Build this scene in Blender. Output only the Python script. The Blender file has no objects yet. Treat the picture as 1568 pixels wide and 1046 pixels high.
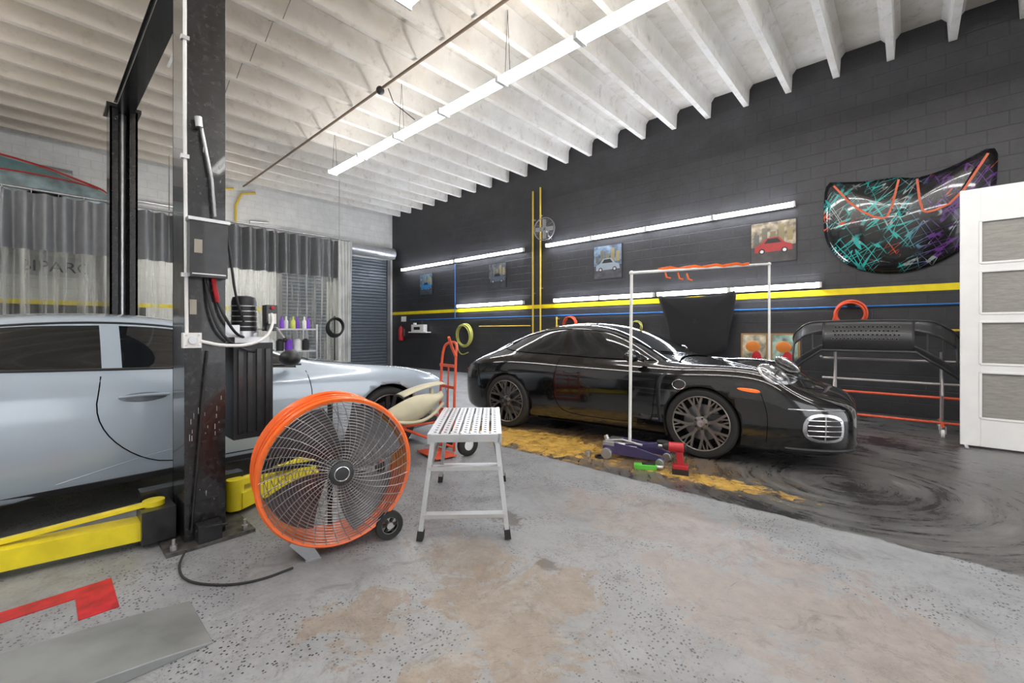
import bpy, bmesh, math, random
from mathutils import Vector, Matrix
from mathutils.bvhtree import BVHTree
random.seed(7)
S = bpy.context.scene
V = Vector
pi = math.pi

# ---------------------------------------------------------------- materials
MATS = {}
def nt(m):
    m.use_nodes = True
    return m.node_tree
def mat(name, col, rough=0.5, metal=0.0, coat=0.0, emit=0.0, var=0.06, nscale=8.0, bump=0.0, spec=0.5):
    if name in MATS: return MATS[name]
    m = bpy.data.materials.new(name); t = nt(m); N = t.nodes; L = t.links
    b = N['Principled BSDF']
    c = (*col, 1)
    tc = N.new('ShaderNodeTexCoord'); nz = N.new('ShaderNodeTexNoise')
    nz.inputs['Scale'].default_value = nscale; nz.inputs['Detail'].default_value = 5
    L.new(tc.outputs['Object'], nz.inputs['Vector'])
    r = N.new('ShaderNodeValToRGB')
    r.color_ramp.elements[0].position = .35; r.color_ramp.elements[1].position = .65
    r.color_ramp.elements[0].color = tuple(max(0, x*(1-var)) for x in col)+(1,)
    r.color_ramp.elements[1].color = tuple(min(1, x*(1+var)) for x in col)+(1,)
    L.new(nz.outputs['Fac'], r.inputs['Fac']); L.new(r.outputs['Color'], b.inputs['Base Color'])
    b.inputs['Roughness'].default_value = rough; b.inputs['Metallic'].default_value = metal
    b.inputs['Coat Weight'].default_value = coat; b.inputs['Coat Roughness'].default_value = .04
    b.inputs['Specular IOR Level'].default_value = spec
    if emit:
        b.inputs['Emission Color'].default_value = c; b.inputs['Emission Strength'].default_value = emit
    if bump:
        bp = N.new('ShaderNodeBump'); bp.inputs['Strength'].default_value = bump; bp.inputs['Distance'].default_value = .01
        L.new(nz.outputs['Fac'], bp.inputs['Height']); L.new(bp.outputs['Normal'], b.inputs['Normal'])
    MATS[name] = m
    return m

def math_node(t, op, a, b=None, clamp=False):
    n = t.nodes.new('ShaderNodeMath'); n.operation = op; n.use_clamp = clamp
    for i, v in enumerate((a, b)):
        if v is None: continue
        if isinstance(v, (int, float)): n.inputs[i].default_value = v
        else: t.links.new(v, n.inputs[i])
    return n.outputs[0]
def mix(t, f, a, b):
    n = t.nodes.new('ShaderNodeMix'); n.data_type = 'RGBA'
    for k, v in ((0, f), (6, a), (7, b)):
        if isinstance(v, (int, float)): n.inputs[k].default_value = v
        elif isinstance(v, tuple): n.inputs[k].default_value = (*v, 1)
        else: t.links.new(v, n.inputs[k])
    return n.outputs[2]
def noise(t, vec, scale, detail=6, rough=.6, dist=0):
    n = t.nodes.new('ShaderNodeTexNoise'); n.inputs['Scale'].default_value = scale
    n.inputs['Detail'].default_value = detail; n.inputs['Roughness'].default_value = rough
    n.inputs['Distortion'].default_value = dist
    t.links.new(vec, n.inputs['Vector']); return n.outputs['Fac']
def step(t, v, lo, hi):
    n = t.nodes.new('ShaderNodeMapRange'); n.inputs[1].default_value = lo; n.inputs[2].default_value = hi
    t.links.new(v, n.inputs[0]); return n.outputs[0]
def pos(t):
    g = t.nodes.new('ShaderNodeNewGeometry'); s = t.nodes.new('ShaderNodeSeparateXYZ')
    t.links.new(g.outputs['Position'], s.inputs[0]); return g.outputs['Position'], s.outputs

# ---------------------------------------------------------------- mesh builder
class MB:
    def __init__(s): s.v = []; s.f = []; s.m = []; s.mats = []
    def mi(s, m):
        if m not in s.mats: s.mats.append(m)
        return s.mats.index(m)
    def add(s, vs, fs, m):
        o = len(s.v); s.v += [tuple(v) for v in vs]; k = s.mi(m)
        for f in fs: s.f.append([o+i for i in f]); s.m.append(k)
    def box(s, c, size, m, R=None):
        c = V(c); h = V(size)/2; vs = []
        for x in (-1, 1):
            for y in (-1, 1):
                for z in (-1, 1):
                    p = V((x*h.x, y*h.y, z*h.z))
                    if R is not None: p = R @ p
                    vs.append(c+p)
        s.add(vs, [(0,1,3,2),(4,6,7,5),(0,4,5,1),(2,3,7,6),(0,2,6,4),(1,5,7,3)], m)
    def bb(s, a, b, m):
        a = V(a); b = V(b); s.box((a+b)/2, [abs(x) for x in (b-a)], m)
    def beam(s, p0, p1, w, h, m, up=(0,0,1), w2=None, h2=None):
        p0 = V(p0); p1 = V(p1); d = (p1-p0).normalized(); u = V(up)
        if abs(d.dot(u)) > .98: u = V((1,0,0))
        x = d.cross(u).normalized(); y = x.cross(d)
        vs = []
        for p, ww, hh in ((p0, w, h), (p1, w2 or w, h2 or h)):
            for a, b in ((-1,-1),(1,-1),(1,1),(-1,1)): vs.append(p+x*a*ww/2+y*b*hh/2)
        s.add(vs, [(3,2,1,0),(4,5,6,7),(0,1,5,4),(1,2,6,5),(2,3,7,6),(3,0,4,7)], m)
    def frame(s, d):
        d = V(d).normalized(); u = V((0,0,1)) if abs(d.z) < .9 else V((1,0,0))
        x = d.cross(u).normalized(); return x, x.cross(d)
    def lathe(s, prof, o, ax, m, n=32, cap=True):
        o = V(o); ax = V(ax).normalized(); x, y = s.frame(ax); vs = []; fs = []
        for r, h in prof:
            for i in range(n):
                a = 2*pi*i/n; vs.append(o+ax*h+(x*math.cos(a)+y*math.sin(a))*r)
        for k in range(len(prof)-1):
            for i in range(n):
                j = (i+1) % n; fs.append((k*n+i, k*n+j, (k+1)*n+j, (k+1)*n+i))
        if cap:
            fs.append(tuple(range(n-1, -1, -1))); fs.append(tuple((len(prof)-1)*n+i for i in range(n)))
        s.add(vs, fs, m)
    def cyl(s, p0, p1, r, m, r2=None, n=16):
        p0 = V(p0); p1 = V(p1)
        s.lathe([(r, 0), (r2 if r2 is not None else r, (p1-p0).length)], p0, p1-p0, m, n)
    def tube(s, pts, r, m, n=8, closed=False):
        pts = [V(p) for p in pts]; N = len(pts); vs = []; fs = []; px = None
        for i, p in enumerate(pts):
            a = pts[(i-1) % N] if (closed or i > 0) else p
            b = pts[(i+1) % N] if (closed or i < N-1) else p
            d = (b-a)
            if d.length < 1e-9: d = V((0,0,1))
            d.normalize()
            if px is None: x, _ = s.frame(d)
            else:
                x = px - d*px.dot(d)
                x = x.normalized() if x.length > 1e-6 else s.frame(d)[0]
            px = x; y = d.cross(x)
            for k in range(n):
                t = 2*pi*k/n; vs.append(p+(x*math.cos(t)+y*math.sin(t))*r)
        for i in range(N if closed else N-1):
            j = (i+1) % N
            for k in range(n):
                l = (k+1) % n; fs.append((i*n+k, i*n+l, j*n+l, j*n+k))
        if not closed:
            fs.append(tuple(range(n-1, -1, -1))); fs.append(tuple((N-1)*n+k for k in range(n)))
        s.add(vs, fs, m)
    def ring(s, c, ax, R, r, m, n=48, k=8, sc=(1,1)):
        x, y = s.frame(ax); c = V(c)
        s.tube([c+x*R*sc[0]*math.cos(2*pi*i/n)+y*R*sc[1]*math.sin(2*pi*i/n) for i in range(n)], r, m, k, True)
    def sph(s, c, r, m, R=None, n=20, k=12):
        if isinstance(r, (int, float)): r = (r, r, r)
        vs = []; fs = []; c = V(c)
        for j in range(k+1):
            th = pi*j/k
            for i in range(n):
                a = 2*pi*i/n; p = V((r[0]*math.sin(th)*math.cos(a), r[1]*math.sin(th)*math.sin(a), r[2]*math.cos(th)))
                if R is not None: p = R @ p
                vs.append(c+p)
        for j in range(k):
            for i in range(n):
                l = (i+1) % n; fs.append((j*n+i, (j+1)*n+i, (j+1)*n+l, j*n+l))
        s.add(vs, fs, m)
    def prism(s, poly, off, m):
        n = len(poly); off = V(off); vs = [V(p) for p in poly]+[V(p)+off for p in poly]
        fs = [tuple(range(n-1, -1, -1)), tuple(n+i for i in range(n))]
        fs += [(i, (i+1) % n, n+(i+1) % n, n+i) for i in range(n)]
        s.add(vs, fs, m)
    def grid(s, fn, nu, nv, m):
        vs = [fn(i/nu, j/nv) for i in range(nu+1) for j in range(nv+1)]
        s.add(vs, [(i*(nv+1)+j, (i+1)*(nv+1)+j, (i+1)*(nv+1)+j+1, i*(nv+1)+j+1) for i in range(nu) for j in range(nv)], m)
    def obj(s, name, loc=(0,0,0), rz=0, parent=None, bevel=0, angle=35, solid=0, fixn=True):
        me = bpy.data.meshes.new(name); me.from_pydata(s.v, [], s.f)
        for m in s.mats: me.materials.append(m)
        for p, k in zip(me.polygons, s.m): p.material_index = k; p.use_smooth = True
        if fixn:
            bm = bmesh.new(); bm.from_mesh(me); bmesh.ops.recalc_face_normals(bm, faces=bm.faces); bm.to_mesh(me); bm.free()
        me.set_sharp_from_angle(angle=math.radians(angle))
        o = bpy.data.objects.new(name, me); S.collection.objects.link(o)
        o.location = loc; o.rotation_euler = (0, 0, rz)
        if parent: o.parent = parent
        if solid:
            q = o.modifiers.new('s', 'SOLIDIFY'); q.thickness = solid
        if bevel:
            q = o.modifiers.new('b', 'BEVEL'); q.width = bevel; q.segments = 2; q.limit_method = 'ANGLE'; q.angle_limit = math.radians(40)
        return o
def empty(name, loc=(0,0,0), rz=0):
    e = bpy.data.objects.new(name, None); e.location = loc; e.rotation_euler = (0,0,rz); S.collection.objects.link(e); e.empty_display_size = .1
    return e

# common materials
black = mat('black_metal_paint', (.012,.012,.013), .32, .0, .3, nscale=14, var=.4)
blackrub = mat('black_rubber', (.018,.018,.018), .7)
darkpl = mat('dark_plastic', (.015,.015,.017), .45)
steel = mat('brushed_steel', (.55,.55,.56), .32, .9)
alu = mat('aluminium', (.66,.67,.68), .36, .8, var=.06)
whitep = mat('white_paint', (.82,.82,.8), .45)
orange = mat('orange_powdercoat', (.92,.15,.015), .35, 0, .3)
redor = mat('red_orange_paint', (.70,.09,.03), .4)
yellow = mat('yellow_paint', (.80,.66,.02), .4, nscale=5, var=.15)
yellowl = mat('yellow_line_paint', (.85,.68,.0), .5)
blue = mat('blue_pipe', (.02,.15,.45), .4)
red = mat('red_paint', (.45,.010,.02), .45, nscale=14, var=.25)
tube_w = mat('fluorescent_tube_wall', (.88,.92,1), .4, emit=62, var=0)
tube_c = mat('fluorescent_tube_ceiling', (1,.985,.965), .4, emit=26, var=0)
silver = mat('silver_trim', (.7,.7,.72), .22, 1)

# ---------------------------------------------------------------- room
WY, WX, DECK = 8.83, -14.1, 5.80
XR, YL = 6.0, -5.0

def floor_material():
    m = bpy.data.materials.new('epoxy_floor'); t = nt(m); N = t.nodes; L = t.links; b = N['Principled BSDF']
    P, (X, Y, Z) = pos(t)
    nb = noise(t, P, 1.1, 9, .7, .4); nf = noise(t, P, 9, 9, .75); nm = noise(t, P, 3.1, 9, .75, .6)
    nh = noise(t, P, 40, 6, .8)
    base = mix(t, step(t, nb, .35, .65), (.20,.21,.225), (.34,.35,.365))
    base = mix(t, math_node(t, 'MULTIPLY', step(t, nf, .45, .75), .35), base, (.43,.44,.45))
    base = mix(t, math_node(t, 'MULTIPLY', step(t, nh, .52, .66), .35), base, (.14,.145,.15))
    vo = N.new('ShaderNodeTexVoronoi'); vo.inputs['Scale'].default_value = 66; L.new(P, vo.inputs['Vector'])
    sp = step(t, vo.outputs['Distance'], .36, .29)
    reg = step(t, noise(t, P, 1.7, 6, .65), .46, .54)
    vc = N.new('ShaderNodeSeparateColor'); L.new(vo.outputs['Color'], vc.inputs[0])
    spm = math_node(t, 'MULTIPLY', sp, math_node(t, 'GREATER_THAN', vc.outputs[0], .50))
    spm = math_node(t, 'MULTIPLY', spm, reg, True)
    base = mix(t, spm, base, (.018,.022,.032))
    def blob(cx, cy, rx, ry, lo=.75, hi=1.0, ns=2.6, amp=1.5):
        dx = math_node(t, 'DIVIDE', math_node(t, 'SUBTRACT', X, cx), rx); dy = math_node(t, 'DIVIDE', math_node(t, 'SUBTRACT', Y, cy), ry)
        d = math_node(t, 'SQRT', math_node(t, 'ADD', math_node(t, 'MULTIPLY', dx, dx), math_node(t, 'MULTIPLY', dy, dy)))
        n = noise(t, P, ns, 12, .75, .7)
        d = math_node(t, 'ADD', d, math_node(t, 'MULTIPLY', math_node(t, 'SUBTRACT', n, .5), amp))
        return step(t, d, hi, lo)
    tan = mix(t, step(t, nf, .3, .7), (.17,.125,.09), (.36,.29,.23))
    tan = mix(t, math_node(t, 'MULTIPLY', step(t, nm, .50, .60), .75), tan, (.36,.34,.32))
    tan = mix(t, math_node(t, 'MULTIPLY', step(t, nh, .55, .65), .45), tan, (.13,.10,.08))
    base = mix(t, math_node(t, 'MULTIPLY', blob(-1.33,1.42,.42,.48,.80,.83,3.0,5.5), .95), base, tan)
    base = mix(t, math_node(t, 'MULTIPLY', blob(-1.78,.98,.22,.26,.78,.83,5,4), .8), base, tan)
    base = mix(t, math_node(t, 'MULTIPLY', blob(-1.95,1.65,.4,.3,.7,.76,4,6), .75), base, tan)
    pink = mix(t, step(t, nf, .3, .7), (.24,.20,.185), (.38,.335,.315))
    base = mix(t, math_node(t, 'MULTIPLY', blob(-.35,2.35,.9,.5,.72,.82,2.4,5), .9), base, pink)
    base = mix(t, math_node(t, 'MULTIPLY', blob(-1.3,2.8,1.0,.4,.6,.8,3,5), .7), base, pink)
    base = mix(t, math_node(t, 'MULTIPLY', blob(-.9,1.7,1.5,1.3,.4,1.3,2,3), .3), base, (.27,.245,.225))
    base = mix(t, math_node(t, 'MULTIPLY', blob(-2.0,2.15,.28,.12,.5,.8,9,4), .8), base, (.09,.075,.06))
    base = mix(t, math_node(t, 'MULTIPLY', blob(-1.45,1.88,.12,.07,.5,.8,12,3), .8), base, (.10,.075,.055))
    gr = step(t, noise(t, P, 4.2, 12, .8, 1), .53, .66)
    base = mix(t, math_node(t, 'MULTIPLY', gr, .60), base, (.115,.105,.095))
    crk = step(t, math_node(t, 'ABSOLUTE', math_node(t, 'SUBTRACT', noise(t, P, 1.7, 8, .7, .8), .5)), .005, .0)
    base = mix(t, math_node(t, 'MULTIPLY', crk, .55), base, (.10,.09,.08))
    base = mix(t, math_node(t, 'MULTIPLY', blob(-3.1,1.2,.7,.6,.3,1.2,4,2), .5), base, (.09,.085,.08))
    # black painted bay
    nn = noise(t, P, 5, 8, .65)
    ye = math_node(t, 'ADD', Y, math_node(t, 'MULTIPLY', math_node(t, 'SUBTRACT', nn, .5), .12))
    xe = math_node(t, 'ADD', X, math_node(t, 'MULTIPLY', math_node(t, 'SUBTRACT', nb, .5), .9))
    mk = math_node(t, 'MULTIPLY', step(t, ye, 3.46, 3.48), step(t, xe, -4.75, -4.6))
    vd = N.new('ShaderNodeVectorMath'); vd.operation = 'DISTANCE'; L.new(P, vd.inputs[0]); vd.inputs[1].default_value = (-.4,4.6,0)
    cb = N.new('ShaderNodeCombineXYZ'); L.new(math_node(t, 'MULTIPLY', vd.outputs['Value'], 6), cb.inputs[0]); L.new(math_node(t, 'MULTIPLY', X, .8), cb.inputs[1]); L.new(math_node(t, 'MULTIPLY', Y, .8), cb.inputs[2])
    sc = step(t, noise(t, cb.outputs[0], 2.2, 12, .8), .36, .66)
    sc = math_node(t, 'MULTIPLY', sc, step(t, noise(t, P, 1.3, 6), .30, .52))
    blk = mix(t, sc, (.014,.014,.016), (.20,.195,.19))
    yl = mix(t, step(t, nf, .36, .58), (.24,.12,.02), (.70,.44,.10))
    brn = blob(-2.9,4.1,1.9,.7,.5,1.1,5,2.5)
    blk = mix(t, math_node(t, 'MULTIPLY', brn, .7), blk, (.20,.115,.04))
    ym = blob(-3.2,3.92,1.05,.42,.80,1.0,5,4)
    blk = mix(t, math_node(t, 'MULTIPLY', ym, .9), blk, yl)
    blk = mix(t, math_node(t, 'MULTIPLY', blob(-1.25,3.88,.6,.17,.65,.9,8,6), .9), blk, yl)
    vo2 = N.new('ShaderNodeTexVoronoi'); vo2.inputs['Scale'].default_value = 45; L.new(P, vo2.inputs['Vector'])
    blk = mix(t, math_node(t, 'MULTIPLY', step(t, vo2.outputs['Distance'], .12, .06), .45), blk, (.45,.45,.45))
    col = mix(t, mk, base, blk)
    L.new(col, b.inputs['Base Color'])
    rg = math_node(t, 'ADD', math_node(t, 'MULTIPLY', nf, .4), .22)
    rb = math_node(t, 'ADD', math_node(t, 'MULTIPLY', sc, .25), math_node(t, 'ADD', math_node(t, 'MULTIPLY', nf, .2), .12))
    rr = N.new('ShaderNodeMix'); L.new(mk, rr.inputs[0]); L.new(rg, rr.inputs[2]); L.new(rb, rr.inputs[3]); L.new(rr.outputs[0], b.inputs['Roughness'])
    bp = N.new('ShaderNodeBump'); bp.inputs['Strength'].default_value = .2; bp.inputs['Distance'].default_value = .01
    L.new(nf, bp.inputs['Height']); L.new(bp.outputs[0], b.inputs['Normal'])
    return m

def block_wall(name, axis, base, mort, white_above=None, rough=.5):
    m = bpy.data.materials.new(name); t = nt(m); N = t.nodes; L = t.links; b = N['Principled BSDF']
    P, (X, Y, Z) = pos(t)
    cb = N.new('ShaderNodeCombineXYZ'); L.new(X if axis == 'x' else Y, cb.inputs[0]); L.new(Z, cb.inputs[1])
    br = N.new('ShaderNodeTexBrick'); L.new(cb.outputs[0], br.inputs['Vector'])
    br.inputs['Scale'].default_value = 1; br.inputs['Brick Width'].default_value = .405; br.inputs['Row Height'].default_value = .203
    br.inputs['Mortar Size'].default_value = .007; br.inputs['Mortar Smooth'].default_value = .5
    n = noise(t, P, 2.0, 9, .75); n2 = noise(t, P, 26, 6, .75)
    c = mix(t, step(t, n, .3, .7), tuple(x*.7 for x in base), tuple(min(1,x*1.35) for x in base))
    sp = step(t, n2, .66, .71)
    c = mix(t, math_node(t, 'MULTIPLY', sp, .45), c, tuple(min(1, x*4+.06) for x in base))
    c = mix(t, math_node(t, 'MULTIPLY', br.outputs['Fac'], .38), c, mort)
    if white_above is not None:
        c2 = mix(t, step(t, n, .3, .7), (.62,.62,.61), (.80,.80,.78))
        c2 = mix(t, math_node(t, 'MULTIPLY', br.outputs['Fac'], .5), c2, (.5,.5,.5))
        msk = math_node(t, 'MAXIMUM', math_node(t, 'GREATER_THAN', Z, white_above), math_node(t, 'GREATER_THAN', Y, 1.8))
        c = mix(t, msk, c, c2)
    L.new(c, b.inputs['Base Color']); b.inputs['Roughness'].default_value = rough
    bp = N.new('ShaderNodeBump'); bp.inputs['Strength'].default_value = .4; bp.inputs['Distance'].default_value = .012
    h = math_node(t, 'SUBTRACT', math_node(t, 'MULTIPLY', noise(t, P, 22, 5), .5), br.outputs['Fac'])
    L.new(h, bp.inputs['Height']); L.new(bp.outputs[0], b.inputs['Normal'])
    return m

def ceil_mat(name, a, bcol):
    m = bpy.data.materials.new(name); t = nt(m); N = t.nodes; L = t.links; b = N['Principled BSDF']
    P, (X, Y, Z) = pos(t)
    n = noise(t, P, 1.2, 9, .7); n2 = noise(t, P, 5, 9, .75)
    c = mix(t, step(t, n, .35, .7), a, bcol)
    c = mix(t, math_node(t, 'MULTIPLY', step(t, n2, .54, .68), .5), c, tuple(x*.5 for x in bcol))
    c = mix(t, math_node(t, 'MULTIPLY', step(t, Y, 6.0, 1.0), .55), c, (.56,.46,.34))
    L.new(c, b.inputs['Base Color']); b.inputs['Roughness'].default_value = .85
    return m

fm = floor_material()
q = MB(); q.bb((WX-.2, YL-.2, -.2), (XR+8, WY+.2, 0), fm); q.obj('floor')
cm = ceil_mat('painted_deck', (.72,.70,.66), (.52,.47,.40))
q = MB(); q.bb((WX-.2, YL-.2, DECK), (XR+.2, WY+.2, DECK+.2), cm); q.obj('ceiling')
wb = block_wall('black_block_wall', 'x', (.030,.030,.034), (.016,.016,.018), rough=.45)
q = MB(); q.bb((WX-.2, WY, 0), (XR+.2, WY+.2, DECK), wb); q.obj('wall_right')
ww = block_wall('back_block_wall', 'y', (.03,.03,.034), (.02,.02,.02), white_above=1.92)
q = MB(); q.bb((WX-.2, YL-.2, 0), (WX, WY, DECK), ww); q.obj('wall_back')
wl = block_wall('white_block_wall', 'x', (.66,.66,.65), (.5,.5,.5))
q = MB(); q.bb((WX, YL-.2, 0), (XR+.2, YL, DECK), wl); q.obj('wall_left')
wf = block_wall('front_block_wall', 'y', (.6,.6,.6), (.45,.45,.45))
q = MB()
for a, b_ in ((YL, -3.6), (1.2, 2.6), (7.6, WY)): q.bb((XR, a, 0), (XR+.2, b_, 4.3), wf)
q.bb((XR, YL, 4.3), (XR+.2, WY, DECK), wf); q.obj('wall_front')

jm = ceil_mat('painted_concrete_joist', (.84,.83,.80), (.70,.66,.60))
q = MB()
jx = [.476+.67*k for k in range(-21, 9)]
for x in jx:
    if x < WX+.1 or x > XR-.1: continue
    q.prism([(x-.045,YL+.01,5.43),(x+.045,YL+.01,5.43),(x+.06,YL+.01,5.72),(x+.12,YL+.01,DECK-.002),(x-.12,YL+.01,DECK-.002),(x-.06,YL+.01,5.72)], (0,WY-YL-.02,0), jm)
q.obj('ceiling_joists', bevel=.004)
brm = mat('galvanised_rod', (.25,.24,.22), .5, .6)
q = MB()
for x in jx[3:-2]:
    for yy in (2.2,):
        q.tube([(x+.05,yy,5.46),(x+.58,yy+.02,5.77)], .006, brm, 5); q.tube([(x+.08,yy+.03,5.77),(x+.62,yy+.05,5.46)], .006, brm, 5)
q.obj('joist_bridging')

q = MB(); q.bb((WX+.02, WY-.004, 1.87), (XR, WY+.001, 1.97), yellowl); q.obj('trim_1')
q = MB(); q.bb((WX-.001, YL, 1.87), (WX+.004, 4.7, 1.97), yellowl); q.obj('trim_2')
q = MB(); q.bb((-3.04,-1.5,.0), (-2.93,.25,.003), red); q.bb((-2.93,.115,.0), (-2.70,.25,.003), red); q.obj('floor_marking')

# pipes
q = MB(); q.tube([(XR-.1,WY-.03,1.67),(WX+1.2,WY-.03,1.67)], .014, blue); q.obj('air_line')
q = MB(); q.tube([(-10.48,WY-.03,1.70),(-10.48,WY-.03,3.38)], .012, blue); q.obj('air_line')
ypipe = mat('yellow_gas_pipe', (.72,.50,.05), .5)
for x, z0, z1 in ((-7.27,1.10,4.95),(-7.02,1.25,5.0),(-6.5,1.3,1.64)):
    q = MB(); q.tube([(x,WY-.07,z0),(x,WY-.07,z1)], .022, ypipe)
    for z in (z0+.3*(z1-z0), z0+.8*(z1-z0)): q.bb((x-.04,WY-.06,z),(x+.04,WY-.002,z+.03), steel)
    q.sph((x,WY-.07,z0), .034, ypipe); q.obj('gas_pipe')
q = MB(); q.tube([(-7.34,WY-.10,1.42),(-9.3,WY-.10,1.42)], .012, ypipe); q.bb((-8.3,WY-.1,1.41),(-8.27,WY-.002,1.43), steel); q.obj('gas_pipe')
q = MB(); q.tube([(XR-.1,WY-.09,1.29),(-1.3,WY-.09,1.29)], .016, ypipe); q.bb((0,WY-.09,1.28),(.03,WY-.002,1.30), steel); q.obj('gas_pipe')
q = MB()
q.tube([(XR-.1,3.9,5.38),(-13.9,3.9,5.38)], .022, mat('rusty_pipe', (.18,.13,.09), .6, .3))
q.sph((-6.6,3.9,5.36), .07, darkpl)
q.obj('conduit_pipe')
q = MB(); q.tube([(-6.4,3.93,5.33),(-6.35,4.0,5.1),(-6.3,4.2,5.0),(-6.2,4.32,4.88)], .008, darkpl); q.obj('light_cord')
q = MB()
for y0, zt in ((3.2,4.9),(3.75,4.85)):
    q.tube([(WX+.06,y0+.5,5.30),(WX+.06,y0+.15,5.2),(WX+.06,y0,zt),(WX+.06,y0,4.30)], .03, ypipe)
q.tube([(WX+.07,4.6,4.5),(WX+.07,4.1,4.45),(WX+.07,4.1,4.30)], .03, steel)
q.tube([(WX+.07,-1,4.9),(WX+.07,.5,4.9),(WX+.07,.5,4.5),(WX+.07,3,4.5)], .03, steel)
q.obj('wall_conduit')
q = MB(); q.tube([(XR-.1,1.35,5.40),(-8.5,1.35,5.40)], .018, whitep); q.obj('ceiling_conduit')

# ---------------------------------------------------------------- lights
def strip(name, p0, p1, tm, hang=0, wall=False, n=1):
    q = MB(); p0 = V(p0); p1 = V(p1); L_ = (p1-p0).length; d = (p1-p0)/L_; s = L_/n; sd = V((-d.y, d.x, 0))
    for i in range(n):
        a = p0+d*(s*i+.02); c = p0+d*(s*(i+1)-.02)
        if wall:
            q.beam(a+V((0,.045,0)), c+V((0,.045,0)), .05, .09, whitep)
            q.cyl(a, c, .030, tm, n=12)
            for e in (a, c): q.box(e+V((0,.01,0)), (.03,.08,.09), whitep)
        else:
            q.beam(a+V((0,0,.035)), c+V((0,0,.035)), .10, .04, whitep)
            for o in (-.065, .065):
                q.cyl(a+sd*o, c+sd*o, .030, tm, n=12)
            for e in (a, c): q.beam(e-d*.012, e+d*.012, .21, .08, whitep)
        if hang and i % 2 == 0:
            for e in (a+d*.1,): q.tube([e+sd*-.05+V((0,0,.06)), e+V((0,0,hang)) ], .004, darkpl, 5); q.tube([e+sd*.05+V((0,0,.06)), e+V((0,0,hang))], .004, darkpl, 5)
    q.obj(name)
strip('added_fill_light_row', (-9.45,4.4,4.8), (3.6,4.4,4.8), tube_c, .95, n=10)
strip('added_fill_light_row', (-4.0,2.62,4.8), (5.0,2.62,4.8), tube_c, .95, n=7)
strip('added_fill_light_row', (-11.1,-1.7,4.9), (4.0,-1.7,4.9), tube_c, .85, n=11)  # extra row outside the view, added as fill light for the shop
strip('added_fill_light_row', (-12.6,1.9,3.45), (-12.6,5.2,3.45), tube_c, 1.9, n=2)  # added to brighten the back bay, hung low to stay hidden behind the curtain
strip('wall_light_fixture', (-13.4,WY-.07,3.47), (-10.5,WY-.07,3.47), tube_w, wall=True, n=2)
strip('wall_light_fixture', (-10.42,WY-.07,3.47), (-7.6,WY-.07,3.47), tube_w, wall=True, n=2)
strip('wall_light_fixture', (-6.85,WY-.07,3.47), (-1.42,WY-.07,3.47), tube_w, wall=True, n=4)
strip('wall_light_fixture', (-10.35,WY-.07,2.05), (-7.6,WY-.07,2.05), tube_w, wall=True, n=2)
strip('wall_light_fixture', (-6.6,WY-.07,2.05), (-3.95,WY-.07,2.05), tube_w, wall=True, n=2)
strip('wall_light_fixture', (-3.9,WY-.07,2.05), (-1.05,WY-.07,2.05), tube_w, wall=True, n=2)

# ---------------------------------------------------------------- cars
def tab(T, x):
    T = sorted(T)
    if x <= T[0][0]: return T[0][1]
    for (a, fa), (b, fb) in zip(T, T[1:]):
        if x <= b:
            return fa+(fb-fa)*(x-a)/(b-a)
    return T[-1][1]

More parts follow.
